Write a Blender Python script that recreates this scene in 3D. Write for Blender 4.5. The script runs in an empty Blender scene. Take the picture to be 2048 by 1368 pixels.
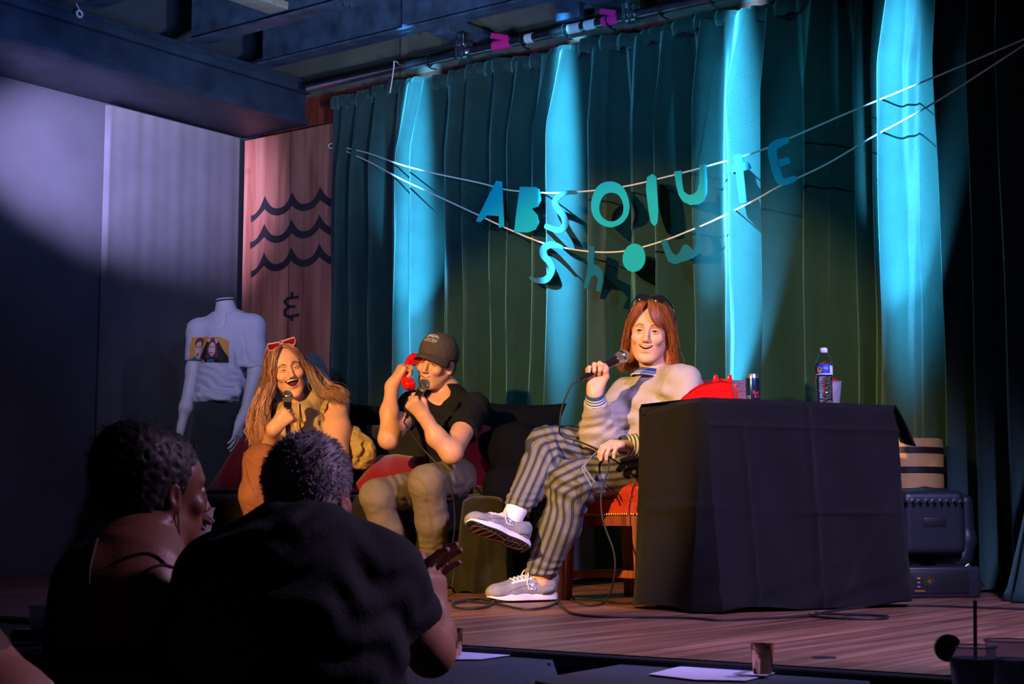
import bpy, bmesh, math, random
import numpy as np
from math import sin, cos, pi, radians, sqrt, atan2
from mathutils import Vector, Matrix
random.seed(7)
RNG = np.random.RandomState(11)
SC = bpy.context.scene
COL = SC.collection

# ------------------------------------------------------------------ camera
FPX, PITCH, EYE = 3155.0, radians(6.26), 0.34
cam_d = bpy.data.cameras.new('camera')
cam = bpy.data.objects.new('camera', cam_d)
COL.objects.link(cam)
cam_d.sensor_width = 36.0
cam_d.lens = FPX / 2048.0 * 36.0
cam.location = (0, 0, EYE)
cam.rotation_euler = (pi / 2 + PITCH, 0, 0)
cam_d.clip_start = 0.05
cam_d.dof.use_dof = True
cam_d.dof.focus_distance = 6.9
cam_d.dof.aperture_fstop = 11
SC.camera = cam
SC.view_settings.view_transform = 'Standard'
SC.view_settings.look = 'None'
SC.view_settings.gamma = 1
SC.view_settings.use_curve_mapping = False
SC.view_settings.exposure = 0.0

N_ = Vector((.6, .8, 0)); M_ = Vector((.8, -.6, 0)); W_ = Vector((.6, .8, 0))   # back wall normal (pointing away) / along wall to the right
WALL_N, WALL_M = 7.1, -7.55

def P(px, py, D):
    a = (px - 1024) / FPX; b = (684 - py) / FPX
    d = Vector((a, cos(PITCH) - b * sin(PITCH), sin(PITCH) + b * cos(PITCH)))
    return Vector((0, 0, EYE)) + d * (D / d.y)
def PN(px, py, n):
    a = (px - 1024) / FPX; b = (684 - py) / FPX
    d = Vector((a, cos(PITCH) - b * sin(PITCH), sin(PITCH) + b * cos(PITCH)))
    return Vector((0, 0, EYE)) + d * (n / d.dot(N_))
def PM(px, py, m):
    a = (px - 1024) / FPX; b = (684 - py) / FPX
    d = Vector((a, cos(PITCH) - b * sin(PITCH), sin(PITCH) + b * cos(PITCH)))
    return Vector((0, 0, EYE)) + d * (m / d.dot(M_))
def PZ(px, py, z):
    a = (px - 1024) / FPX; b = (684 - py) / FPX
    d = Vector((a, cos(PITCH) - b * sin(PITCH), sin(PITCH) + b * cos(PITCH)))
    return Vector((0, 0, EYE)) + d * ((z - EYE) / d.z)
def NM(n, m, z):
    return N_ * n + M_ * m + Vector((0, 0, z))

# ------------------------------------------------------------------ world and lights
wd = bpy.data.worlds.new('world'); SC.world = wd; wd.use_nodes = True
wd.node_tree.nodes['Background'].inputs[0].default_value = (.10, .16, .36, 1)
wd.node_tree.nodes['Background'].inputs[1].default_value = 0.010

def spot(name, loc, target, power, color, angle, blend=.5, radius=.05):
    l = bpy.data.lights.new(name, 'SPOT'); o = bpy.data.objects.new(name, l); COL.objects.link(o)
    l.energy = power; l.color = color; l.spot_size = radians(angle); l.spot_blend = blend; l.shadow_soft_size = radius
    o.location = loc
    o.rotation_euler = (Vector(target) - Vector(loc)).to_track_quat('-Z', 'Y').to_euler()
    return o
def area(name, loc, target, power, color, sx, sy):
    l = bpy.data.lights.new(name, 'AREA'); o = bpy.data.objects.new(name, l); COL.objects.link(o)
    l.shape = 'RECTANGLE'; l.size = sx; l.size_y = sy; l.energy = power; l.color = color
    o.location = loc
    o.rotation_euler = (Vector(target) - Vector(loc)).to_track_quat('-Z', 'Y').to_euler()
    return o
WARM = (1.0, .56, .19); VIO = (.50, .42, 1.0); CY = (.10, .50, 1.0)
spot('warm_key_spot', (-3.2, 1.0, 2.55), (.065, 7.19, .62), 3100, WARM, 26.5, .32, .06)
spot('violet_front_spot', (2.0, 2.9, 2.85), (1.05, 5.2, .0), 1000, VIO, 62, .7, .12)
spot('violet_side_spot', (3.2, 2.2, 2.7), (.2, 6.7, .6), 230, VIO, 34, .6, .08)
spot('mannequin_spot', (-2.6, 3.6, 2.6), (-1.55, 8.8, 1.15), 270, (.62, .62, 1.0), 22, .7, .1)
spot('wall_streak_spot', NM(3.3, -6.25, 2.42), PM(225, 335, WALL_M), 2700, (.60, .50, 1.0), 26, 1.0, .05)
spot('panel_spot', (-1.6, 3.0, 2.7), PN(590, 470, WALL_N), 95, (.95, .5, .72), 24, .7, .1)
for px_, pw_, z_, w_ in ((832, 900, .86, .095), (1128, 1000, .3, .075), (1482, 1100, .3, .105), (1818, 1000, .62, .12)):
    b_ = PN(px_, 1030, 6.36); b_.z = z_
    t_ = PN(px_, 420, 6.93)
    spot('curtain_uplight', b_, (t_.x, t_.y, 1.62 + z_ * .35), pw_ * .55, CY, 22, .9, .02)
    b_ = PN(px_, 400, 3.9) - M_ * .95; b_.z = 2.95
    o_ = spot('curtain_beam', b_, (t_.x, t_.y, 2.06), pw_ * 9.5, CY, 43, 1.0, .015)
    o_.scale = (w_, 1, 1)
spot('cyan_letter_spot', (-1.5, 2.2, 2.6), PN(1290, 430, 6.7), 380, (.03, .60, 1.0), 28, .6, .05)
spot('blue_ceiling_wash', (-.5, 5.2, 1.6), (-1.0, 7.4, 3.3), 260, (.20, .38, 1.0), 100, .8, .2)
spot('audience_rim_spot', (2.3, 3.9, 2.1), (-.20, 3.28, .14), 260, (.80, .50, .90), 30, .7, .08)
spot('plank_fill', (.4, 4.2, 1.3), PZ(660, 50, 3.1), 420, (.55, .75, 1.0), 34, .9, .1)  # added fill without a fixture, lifts the dark plank and beams
spot('drinks_fill', (-.6, 4.9, 2.3), (1.0, 3.05, .02), 60, (.62, .55, 1.0), 16, .8, .06)  # fill put in to brighten the right-hand drinks, no known source
from mathutils.bvhtree import BVHTree
from mathutils.geometry import tessellate_polygon
# ------------------------------------------------------------------ materials
MATS = {}
def mat(name, col, rough=.7, metal=0., spec=.5, bump=0., bscale=40., var=0., vscale=12., sheen=0., sheen_tint=None,
        trans=0., ior=1.45, alpha=1., emit=None, estr=0., coat=0., sss=0., stretch=None):
    m = bpy.data.materials.new(name); m.use_nodes = True
    nt = m.node_tree; b = nt.nodes['Principled BSDF']
    b.inputs['Base Color'].default_value = (*col, 1)
    b.inputs['Roughness'].default_value = rough; b.inputs['Metallic'].default_value = metal
    b.inputs['Specular IOR Level'].default_value = spec
    b.inputs['IOR'].default_value = ior
    b.inputs['Transmission Weight'].default_value = trans
    b.inputs['Alpha'].default_value = alpha
    b.inputs['Coat Weight'].default_value = coat
    b.inputs['Sheen Weight'].default_value = sheen
    if sheen_tint: b.inputs['Sheen Tint'].default_value = (*sheen_tint, 1)
    if sss:
        b.inputs['Subsurface Weight'].default_value = sss
        b.inputs['Subsurface Radius'].default_value = (.012, .005, .003); b.inputs['Subsurface Scale'].default_value = .6
    if emit: b.inputs['Emission Color'].default_value = (*emit, 1); b.inputs['Emission Strength'].default_value = estr
    tc = nt.nodes.new('ShaderNodeTexCoord')
    src = tc.outputs['Object']
    if stretch:
        mp = nt.nodes.new('ShaderNodeMapping'); mp.inputs['Scale'].default_value = stretch
        nt.links.new(src, mp.inputs[0]); src = mp.outputs[0]
    if var:
        n = nt.nodes.new('ShaderNodeTexNoise'); n.inputs['Scale'].default_value = vscale; n.inputs['Detail'].default_value = 5
        nt.links.new(src, n.inputs[0])
        r = nt.nodes.new('ShaderNodeMapRange'); r.inputs['From Min'].default_value = .3; r.inputs['From Max'].default_value = .7
        r.inputs['To Min'].default_value = 1 - var; r.inputs['To Max'].default_value = 1 + var
        nt.links.new(n.outputs[0], r.inputs[0])
        mx = nt.nodes.new('ShaderNodeVectorMath'); mx.operation = 'SCALE'; mx.inputs[0].default_value = col
        nt.links.new(r.outputs[0], mx.inputs['Scale']); nt.links.new(mx.outputs[0], b.inputs['Base Color'])
    if bump:
        n = nt.nodes.new('ShaderNodeTexNoise'); n.inputs['Scale'].default_value = bscale; n.inputs['Detail'].default_value = 4
        nt.links.new(src, n.inputs[0])
        bp = nt.nodes.new('ShaderNodeBump'); bp.inputs['Strength'].default_value = bump; bp.inputs['Distance'].default_value = .01
        nt.links.new(n.outputs[0], bp.inputs['Height']); nt.links.new(bp.outputs[0], b.inputs['Normal'])
    MATS[name] = m
    return m
def wood(name, c1, c2, c3, axis_scale, rough=.45, plank=None, pdir=0., bump=.15, knots=False):
    """planked wood: boards run along local X of the mapping (rotated by pdir)"""
    m = bpy.data.materials.new(name); m.use_nodes = True; nt = m.node_tree; L = nt.links; b = nt.nodes['Principled BSDF']
    tc = nt.nodes.new('ShaderNodeTexCoord'); mp = nt.nodes.new('ShaderNodeMapping')
    mp.inputs['Rotation'].default_value = (0, 0, pdir); L.new(tc.outputs['Object'], mp.inputs[0])
    sx = nt.nodes.new('ShaderNodeMapping'); sx.inputs['Scale'].default_value = axis_scale; L.new(mp.outputs[0], sx.inputs[0])
    n = nt.nodes.new('ShaderNodeTexNoise'); n.inputs['Scale'].default_value = 1; n.inputs['Detail'].default_value = 7; n.inputs['Distortion'].default_value = .6
    L.new(sx.outputs[0], n.inputs[0])
    cr = nt.nodes.new('ShaderNodeValToRGB'); e = cr.color_ramp.elements
    e[0].position = .28; e[0].color = (*c1, 1); e[1].position = .72; e[1].color = (*c3, 1)
    k = e.new(.5); k.color = (*c2, 1)
    L.new(n.outputs[0], cr.inputs[0]); out = cr.outputs[0]
    if plank:
        br = nt.nodes.new('ShaderNodeTexBrick'); br.offset = .37; br.inputs['Scale'].default_value = 1
        br.inputs['Brick Width'].default_value = plank[0]; br.inputs['Row Height'].default_value = plank[1]
        br.inputs['Mortar Size'].default_value = plank[2]; br.inputs['Mortar Smooth'].default_value = .3
        br.inputs['Color1'].default_value = (.72, .72, .72, 1); br.inputs['Color2'].default_value = (1.15, 1.12, 1.1, 1)
        br.inputs['Mortar'].default_value = (.12, .1, .1, 1)
        pm = nt.nodes.new('ShaderNodeMapping')
        if len(plank) > 3: pm.inputs['Rotation'].default_value = plank[3]
        L.new(mp.outputs[0], pm.inputs[0]); L.new(pm.outputs[0], br.inputs[0])
        mx = nt.nodes.new('ShaderNodeMix'); mx.data_type = 'RGBA'; mx.blend_type = 'MULTIPLY'; mx.inputs[0].default_value = 1
        L.new(out, mx.inputs[6]); L.new(br.outputs[0], mx.inputs[7]); out = mx.outputs[2]
    if knots:
        v = nt.nodes.new('ShaderNodeTexVoronoi'); v.inputs['Scale'].default_value = 2.6
        L.new(mp.outputs[0], v.inputs[0])
        r = nt.nodes.new('ShaderNodeMapRange'); r.inputs['From Min'].default_value = .03; r.inputs['From Max'].default_value = .13
        r.inputs['To Min'].default_value = .35; r.inputs['To Max'].default_value = 1; L.new(v.outputs[0], r.inputs[0])
        s = nt.nodes.new('ShaderNodeVectorMath'); s.operation = 'SCALE'; L.new(out, s.inputs[0]); L.new(r.outputs[0], s.inputs['Scale']); out = s.outputs[0]
    L.new(out, b.inputs['Base Color']); b.inputs['Roughness'].default_value = rough
    bp = nt.nodes.new('ShaderNodeBump'); bp.inputs['Strength'].default_value = bump; bp.inputs['Distance'].default_value = .004
    L.new(n.outputs[0], bp.inputs['Height']); L.new(bp.outputs[0], b.inputs['Normal'])
    MATS[name] = m
    return m

# ------------------------------------------------------------------ mesh building
class MB:
    def __init__(s): s.v = []; s.f = []; s.m = []
    def add(s, v, f, m=0):
        n = len(s.v); s.v += [tuple(q) for q in v]; s.f += [tuple(i + n for i in q) for q in f]; s.m += [m] * len(f)
        return s
    def box(s, c, sz, R=None, m=0, bev=0.):
        hx, hy, hz = sz[0] / 2, sz[1] / 2, sz[2] / 2
        if bev <= 0:
            pts = [Vector((x, y, z)) for z in (-hz, hz) for y in (-hy, hy) for x in (-hx, hx)]
            fs = [(0, 2, 3, 1), (4, 5, 7, 6), (0, 1, 5, 4), (2, 6, 7, 3), (0, 4, 6, 2), (1, 3, 7, 5)]
        else:
            bm = bmesh.new(); bmesh.ops.create_cube(bm, size=1)
            for q in bm.verts: q.co = Vector((q.co.x * sz[0], q.co.y * sz[1], q.co.z * sz[2]))
            bmesh.ops.bevel(bm, geom=bm.edges[:], offset=bev, segments=3, profile=.5, affect='EDGES')
            pts = [q.co.copy() for q in bm.verts]; fs = [tuple(q.index for q in f.verts) for f in bm.faces]; bm.free()
        if R is not None: pts = [R @ q for q in pts]
        c = Vector(c)
        return s.add([q + c for q in pts], fs, m)
    def tube(s, pts, r, n=8, m=0, cap=True, closed=False):
        pts = [Vector(p) for p in pts]; K = len(pts)
        rs = r if hasattr(r, '__len__') else [r] * K
        up = None; V = []
        for i, p in enumerate(pts):
            if closed: t = pts[(i + 1) % K] - pts[i - 1]
            else: t = pts[min(i + 1, K - 1)] - pts[max(i - 1, 0)]
            if t.length < 1e-9: t = Vector((0, 0, 1))
            t.normalize()
            if up is None:
                up = t.orthogonal().normalized()
            up = (up - t * up.dot(t))
            if up.length < 1e-6: up = t.orthogonal()
            up.normalize(); w = t.cross(up)
            for j in range(n):
                a = 2 * pi * j / n
                V.append(p + (up * cos(a) + w * sin(a)) * rs[i])
        F = []
        for i in range(K if closed else K - 1):
            for j in range(n):
                a = i * n + j; b_ = i * n + (j + 1) % n; c2 = ((i + 1) % K) * n + (j + 1) % n; d = ((i + 1) % K) * n + j
                F.append((a, b_, c2, d))
        if cap and not closed:
            F.append(tuple(range(n - 1, -1, -1))); F.append(tuple((K - 1) * n + j for j in range(n)))
        return s.add(V, F, m)
    def lathe(s, prof, c, n=24, axis=None, m=0, ms=None):
        c = Vector(c); axis = Vector(axis or (0, 0, 1)).normalized()
        u = axis.orthogonal().normalized(); w = axis.cross(u); V = []; K = len(prof)
        for r, z in prof:
            for j in range(n):
                a = 2 * pi * j / n; V.append(c + axis * z + (u * cos(a) + w * sin(a)) * max(r, 1e-5))
        for i in range(K - 1):
            F = [(i * n + j, i * n + (j + 1) % n, (i + 1) * n + (j + 1) % n, (i + 1) * n + j) for j in range(n)]
            base = len(s.v)
            if i == 0: s.v += [tuple(q) for q in V]; b0 = base
            s.f += [tuple(q + b0 for q in f) for f in F]; s.m += [ms[i] if ms else m] * n
        return s
    def grid(s, rows, m=0, closed_u=False):
        K = len(rows); n = len(rows[0]); V = [q for r in rows for q in r]; F = []
        for i in range(K - 1):
            for j in range(n if closed_u else n - 1):
                F.append((i * n + j, i * n + (j + 1) % n, (i + 1) * n + (j + 1) % n, (i + 1) * n + j))
        return s.add(V, F, m)
    def prism(s, poly, thick, tonormal, m=0):
        """poly: 3d points (planar); extruded by tonormal*thick"""
        F = [tuple(q) for q in tessellate_polygon([[Vector(p) for p in poly]])]
        n = len(poly); d = Vector(tonormal).normalized() * thick
        V = [Vector(p) for p in poly] + [Vector(p) + d for p in poly]
        FF = [q for q in F] + [tuple(i + n for i in reversed(q)) for q in F] + [(i, (i + 1) % n, (i + 1) % n + n, i + n) for i in range(n)]
        return s.add(V, FF, m)
    def build(s, name, mats, parent=None, smooth=True, org=None, solid=0., recalc=False):
        me = bpy.data.meshes.new(name)
        org = Vector(org) if org is not None else (Vector(parent['_w']) if parent is not None else None)
        V = np.array([tuple(q) for q in s.v], dtype=np.float64).reshape(-1, 3)
        base = org if org is not None else Vector(((V[:, 0].min() + V[:, 0].max()) / 2, (V[:, 1].min() + V[:, 1].max()) / 2, V[:, 2].min()))
        me.from_pydata([tuple(q) for q in (V - np.array(base))], [], s.f)
        if not isinstance(mats, (list, tuple)): mats = [mats]
        for q in mats: me.materials.append(MATS[q] if isinstance(q, str) else q)
        if len(mats) > 1: me.polygons.foreach_set('material_index', s.m)
        me.polygons.foreach_set('use_smooth', [smooth] * len(me.polygons))
        if recalc:
            bm = bmesh.new(); bm.from_mesh(me); bmesh.ops.recalc_face_normals(bm, faces=bm.faces[:]); bm.to_mesh(me); bm.free()
        if smooth:
            try: me.set_sharp_from_angle(angle=radians(42))
            except Exception: pass
        me.update()
        o = bpy.data.objects.new(name, me); COL.objects.link(o)
        if parent is not None: o.parent = parent
        o.location = base - Vector(parent['_w']) if parent is not None else base
        o['_w'] = tuple(base)
        if solid:
            md = o.modifiers.new('solid', 'SOLIDIFY'); md.thickness = solid; md.offset = 0
        return o
def thing(name, label, cat, loc, group=None):
    o = bpy.data.objects.new(name, None); COL.objects.link(o); o.location = loc; o['_w'] = tuple(loc)
    o.empty_display_size = .1
    o['label'] = label; o['category'] = cat
    if group: o['group'] = group
    return o
def tag(o, label, cat, group=None):
    o['label'] = label; o['category'] = cat
    if group: o['group'] = group
    return o
def struct(o): o['kind'] = 'structure'; return o
def lab(o, l): o['label'] = l; return o
def spline(pts, n=8):
    pts = [Vector(p) for p in pts]; out = []
    for i in range(len(pts) - 1):
        p0 = pts[max(i - 1, 0)]; p1 = pts[i]; p2 = pts[i + 1]; p3 = pts[min(i + 2, len(pts) - 1)]
        for k in range(n):
            t = k / n
            out.append(.5 * ((2 * p1) + (p2 - p0) * t + (2 * p0 - 5 * p1 + 4 * p2 - p3) * t * t + (3 * p1 - p0 - 3 * p2 + p3) * t ** 3))
    out.append(pts[-1]); return out
def frame(y, z):
    y = Vector(y).normalized(); z = Vector(z); z = (z - y * z.dot(y)).normalized(); x = y.cross(z)
    return Matrix((x, y, z)).transposed()
def rotz(a): return Matrix.Rotation(a, 3, 'Z')

# ------------------------------------------------------------------ implicit surfaces (smooth union, surface nets)
def vnoise(X, Y, Z, seed=0, oct=5):
    r = np.random.RandomState(seed); out = 0
    for i in range(oct):
        d = r.normal(size=3); d /= np.linalg.norm(d); fr = 1.0 * (1.35 ** i)
        out = out + np.sin((X * d[0] + Y * d[1] + Z * d[2]) * fr * 2 * pi + r.uniform(0, 6.28) + 1.3 * np.sin((X * d[1] - Y * d[2] + Z * d[0]) * fr * 4.1 + r.uniform(0, 6.28)))
    return out / oct
class Field:
    def __init__(s, h=.004): s.h = h; s.it = []; s.R = None; s.o = None; s.sc = 1.; s.warps = []
    def at(s, R=None, o=None, sc=1.): s.R = R; s.o = o; s.sc = sc; return s
    def _p(s, p):
        p = Vector(p)
        return p if s.R is None else s.o + s.R @ (p * s.sc)
    def cone(s, a, b, ra, rb=None, k=.01, sub=False, sq=None, flat=0):
        rb = ra if rb is None else rb
        if sq is not None:
            ax = Vector(sq[0]); ax = (s.R @ ax if s.R is not None else ax).normalized(); sq = (np.array(ax), sq[1])
        s.it.append(('c', np.array(s._p(a)), np.array(s._p(b)), ra * s.sc, rb * s.sc, k * s.sc, sub, sq, flat)); return s
    def ell(s, c, r, R=None, k=.01, sub=False):
        R = Matrix.Identity(3) if R is None else R
        if s.R is not None: R = s.R @ R
        s.it.append(('e', np.array(s._p(c)), np.array(Vector(r) * s.sc), np.array(R), 0, k * s.sc, sub, None, 0)); return s
    def chain(s, pts, rs, k=.01, **kw):
        for i in range(len(pts) - 1): s.cone(pts[i], pts[i + 1], rs[i], rs[i + 1], k, **kw)
        return s
    def half(s, p, n, k=.004):
        """cut away everything beyond plane (p, n), limited to a sphere radius in kwarg"""
        s.it.append(('h', np.array(s._p(p)), np.array((s.R @ Vector(n) if s.R is not None else Vector(n)).normalized()), 0, 0, k, True, None, 0)); return s
    def box(s, c, hs, R, rad, k=.01, sub=False):
        R = Matrix.Identity(3) if R is None else R
        if s.R is not None: R = s.R @ R
        s.it.append(('b', np.array(s._p(c)), np.array(Vector(hs) * s.sc), np.array(R), rad * s.sc, k * s.sc, sub, None, 0)); return s
    def cutsphere(s, p, n, r, k=.003):
        s.it.append(('q', np.array(s._p(p)), np.array((s.R @ Vector(n) if s.R is not None else Vector(n)).normalized()), r * s.sc, 0, k, True, None, 0)); return s
    def warp(s, fn): s.warps.append(fn); return s
    def mesh(s):
        h = s.h; lo = np.full(3, 1e9); hi = np.full(3, -1e9); bb = []
        for t, a, b, c, d, k, sub, sq, fl in s.it:
            if t == 'c': r = max(c, d) * (1 if sq is None else max(1, sq[1])); l = np.minimum(a, b) - r; u = np.maximum(a, b) + r
            elif t == 'e': r = b.max(); l = a - r; u = a + r
            elif t == 'b': r = np.linalg.norm(b) + d; l = a - r; u = a + r
            elif t == 'q': l = a - c; u = a + c
            else: l = np.full(3, -1e9); u = np.full(3, 1e9)
            if t in 'cebq': l = l - k - 2.5 * h; u = u + k + 2.5 * h
            bb.append((l, u))
            if not sub: lo = np.minimum(lo, l); hi = np.maximum(hi, u)
        lo -= h; dim = np.ceil((hi - lo) / h).astype(int) + 2
        F = np.full(dim, .06, dtype=np.float32)
        ax = [(lo[i] + h * np.arange(dim[i])).astype(np.float32) for i in range(3)]
        for (t, a, b, c, d, k, sub, sq, fl), (l, u) in zip(s.it, bb):
            i0 = np.maximum(np.floor((l - lo) / h).astype(int), 0); i1 = np.minimum(np.ceil((u - lo) / h).astype(int) + 1, dim)
            if (i1 <= i0).any(): continue
            sl = tuple(slice(i0[i], i1[i]) for i in range(3))
            X = ax[0][sl[0]][:, None, None]; Y = ax[1][sl[1]][None, :, None]; Z = ax[2][sl[2]][None, None, :]
            if t == 'c':
                dx, dy, dz = X - a[0], Y - a[1], Z - a[2]
                ab = b - a
                if sq is not None:
                    q, sf = sq; pr = (dx * q[0] + dy * q[1] + dz * q[2]) * (1 / sf - 1)
                    dx = dx + pr * q[0]; dy = dy + pr * q[1]; dz = dz + pr * q[2]
                    ab = ab + q * (ab @ q) * (1 / sf - 1)
                L2 = max(ab @ ab, 1e-12); tt = (dx * ab[0] + dy * ab[1] + dz * ab[2]) / L2; tc = np.clip(tt, 0, 1)
                D = np.sqrt((dx - tc * ab[0]) ** 2 + (dy - tc * ab[1]) ** 2 + (dz - tc * ab[2]) ** 2) - (c + (d - c) * tc)
                L = sqrt(L2)
                if fl & 1: D = np.maximum(D, -tt * L)
                if fl & 2: D = np.maximum(D, (tt - 1) * L)
                if sq is not None and sq[1] < 1: D = D * sq[1]
            elif t in 'eb':
                R = c; dx, dy, dz = X - a[0], Y - a[1], Z - a[2]
                lx = dx * R[0, 0] + dy * R[1, 0] + dz * R[2, 0]; ly = dx * R[0, 1] + dy * R[1, 1] + dz * R[2, 1]; lz = dx * R[0, 2] + dy * R[1, 2] + dz * R[2, 2]
                if t == 'e':
                    k0 = np.sqrt((lx / b[0]) ** 2 + (ly / b[1]) ** 2 + (lz / b[2]) ** 2) + 1e-9
                    k1 = np.sqrt((lx / b[0] ** 2) ** 2 + (ly / b[1] ** 2) ** 2 + (lz / b[2] ** 2) ** 2) + 1e-9
                    D = k0 * (k0 - 1) / k1
                else:
                    qx, qy, qz = np.abs(lx) - b[0], np.abs(ly) - b[1], np.abs(lz) - b[2]
                    D = np.sqrt(np.maximum(qx, 0) ** 2 + np.maximum(qy, 0) ** 2 + np.maximum(qz, 0) ** 2) + np.minimum(np.maximum(qx, np.maximum(qy, qz)), 0) - d
            elif t == 'h': D = -((X - a[0]) * b[0] + (Y - a[1]) * b[1] + (Z - a[2]) * b[2])
            else:
                D = np.maximum(-((X - a[0]) * b[0] + (Y - a[1]) * b[1] + (Z - a[2]) * b[2]), np.sqrt((X - a[0]) ** 2 + (Y - a[1]) ** 2 + (Z - a[2]) ** 2) - c)
            G = F[sl]
            if sub:
                D = -D; H = np.maximum(k - np.abs(G - D), 0) / k; F[sl] = np.maximum(G, D) + H * H * k * .25
            else:
                H = np.maximum(k - np.abs(G - D), 0) / k; F[sl] = np.minimum(G, D) - H * H * k * .25
        if s.warps:
            X = ax[0][:, None, None]; Y = ax[1][None, :, None]; Z = ax[2][None, None, :]
            for w in s.warps: F = F + w(X, Y, Z).astype(np.float32)
        F[0] = F[-1] = 1; F[:, 0] = F[:, -1] = 1; F[:, :, 0] = F[:, :, -1] = 1
        return surfnets(F, lo, h)
def surfnets(F, lo, h):
    I = F < 0
    c = np.zeros(tuple(d - 1 for d in F.shape), dtype=np.int8)
    for i in (0, 1):
        for j in (0, 1):
            for k in (0, 1): c += I[i:I.shape[0] - 1 + i, j:I.shape[1] - 1 + j, k:I.shape[2] - 1 + k]
    mask = (c > 0) & (c < 8); idx = np.argwhere(mask); vid = np.full(mask.shape, -1, dtype=np.int32); vid[mask] = np.arange(len(idx))
    cor = [(i, j, k) for i in (0, 1) for j in (0, 1) for k in (0, 1)]
    vals = np.stack([F[idx[:, 0] + a, idx[:, 1] + b, idx[:, 2] + d] for a, b, d in cor], 1)
    acc = np.zeros((len(idx), 3)); cnt = np.zeros(len(idx))
    for p in range(8):
        for q in range(p + 1, 8):
            dv = np.array(cor[q]) - np.array(cor[p])
            if np.abs(dv).sum() != 1: continue
            a, b = vals[:, p], vals[:, q]; s = (a < 0) != (b < 0)
            t = np.where(s, a / np.where(s, a - b, 1), 0)
            acc += np.where(s[:, None], np.array(cor[p])[None] + t[:, None] * dv[None], 0); cnt += s
    V = lo + h * (idx + acc / cnt[:, None])
    Q = []
    for ax_ in range(3):
        o1, o2 = [(1, 2), (2, 0), (0, 1)][ax_]
        A = I[tuple(slice(0, -1) if i == ax_ else slice(None) for i in range(3))]; B = I[tuple(slice(1, None) if i == ax_ else slice(None) for i in range(3))]
        e = np.argwhere(A != B)
        e = e[(e[:, o1] > 0) & (e[:, o2] > 0) & (e[:, o1] < F.shape[o1] - 1) & (e[:, o2] < F.shape[o2] - 1)]
        sg = A[e[:, 0], e[:, 1], e[:, 2]]
        d1 = np.zeros(3, int); d1[o1] = 1; d2 = np.zeros(3, int); d2[o2] = 1
        g = lambda q: vid[q[:, 0], q[:, 1], q[:, 2]]
        q = np.stack([g(e - d1 - d2), g(e - d2), g(e), g(e - d1)], 1)
        q[~sg] = q[~sg][:, ::-1]; Q.append(q)
    return V, np.concatenate(Q)
def mesh_np(name, V, Q, mats, parent=None, org=None, matidx=None, attrs=None, smooth_it=0):
    me = bpy.data.meshes.new(name)
    base = np.array(org) if org is not None else (np.array(parent['_w']) if parent is not None else np.array([V[:, 0].mean(), V[:, 1].mean(), V[:, 2].min()]))
    if smooth_it:
        n = len(V)
        for _ in range(smooth_it):
            acc = np.zeros_like(V); cnt = np.zeros(n)
            for a, b in ((0, 1), (1, 2), (2, 3), (3, 0)):
                np.add.at(acc, Q[:, a], V[Q[:, b]]); np.add.at(acc, Q[:, b], V[Q[:, a]]); np.add.at(cnt, Q[:, a], 1); np.add.at(cnt, Q[:, b], 1)
            V = .5 * V + .5 * acc / np.maximum(cnt, 1)[:, None]
    me.vertices.add(len(V)); me.vertices.foreach_set('co', (V - base).astype(np.float32).ravel())
    me.loops.add(len(Q) * 4); me.loops.foreach_set('vertex_index', Q.astype(np.int32).ravel())
    me.polygons.add(len(Q)); me.polygons.foreach_set('loop_start', np.arange(len(Q), dtype=np.int32) * 4)
    me.update(calc_edges=True)
    if not isinstance(mats, (list, tuple)): mats = [mats]
    for q in mats: me.materials.append(MATS[q] if isinstance(q, str) else q)
    if matidx is not None: me.polygons.foreach_set('material_index', matidx.astype(np.int32))
    me.polygons.foreach_set('use_smooth', np.ones(len(Q), dtype=bool))
    if attrs:
        for k_, v_ in attrs.items():
            at = me.attributes.new(k_, 'FLOAT', 'POINT'); at.data.foreach_set('value', v_.astype(np.float32))
    o = bpy.data.objects.new(name, me); COL.objects.link(o)
    if parent is not None: o.parent = parent; o.location = Vector(base) - Vector(parent['_w'])
    else: o.location = Vector(base)
    o['_w'] = tuple(base)
    return o
def sdf_obj(name, fld, mats, parent=None, **kw):
    V, Q = fld.mesh(); return mesh_np(name, V, Q, mats, parent, **kw)
# ------------------------------------------------------------------ material library
wood('stage_boards', (.10, .035, .02), (.26, .105, .06), (.40, .19, .12), (1.1, 26, 10), rough=.36, plank=(1.9, .085, .0025), pdir=-radians(53.13), bump=.12)
wood('panel_wood', (.20, .055, .035), (.42, .15, .10), (.56, .26, .18), (13, 13, 1.0), rough=.6, bump=.1, knots=True, plank=(.55, 9.0, .004, (radians(90), 0, 0)), pdir=radians(36.87))
wood('pale_plank', (.30, .24, .17), (.42, .36, .27), (.5, .45, .36), (2, 20, 20), rough=.7)
wood('red_plywood', (.16, .02, .01), (.30, .045, .025), (.40, .08, .04), (12, 12, 1.5), rough=.7)
wood('chair_wood', (.10, .02, .008), (.22, .055, .018), (.34, .10, .03), (30, 30, 3), rough=.3)
mat('black_paint', (.012, .014, .018), .6, bump=.1)
mat('wall_paint', (.065, .07, .09), .85, var=.12, vscale=3, bump=.08, bscale=120)
mat('left_drape', (.065, .07, .09), .9, var=.12, vscale=6, bump=.25, bscale=300, sheen=.3)
mat('floor_dark', (.02, .02, .025), .8)
mat('beam_paint', (.035, .05, .085), .55, var=.35, vscale=5, bump=.15, bscale=30)
mat('steel_paint', (.09, .13, .20), .42, var=.4, vscale=9, bump=.15, bscale=40, metal=.3)
mat('khaki_board', (.16, .145, .105), .85, var=.25, vscale=3)
mat('pipe_steel', (.42, .38, .42), .28, metal=1., var=.3, vscale=14, bump=.1, bscale=60)
mat('clamp_steel', (.6, .6, .65), .25, metal=1.)
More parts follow.
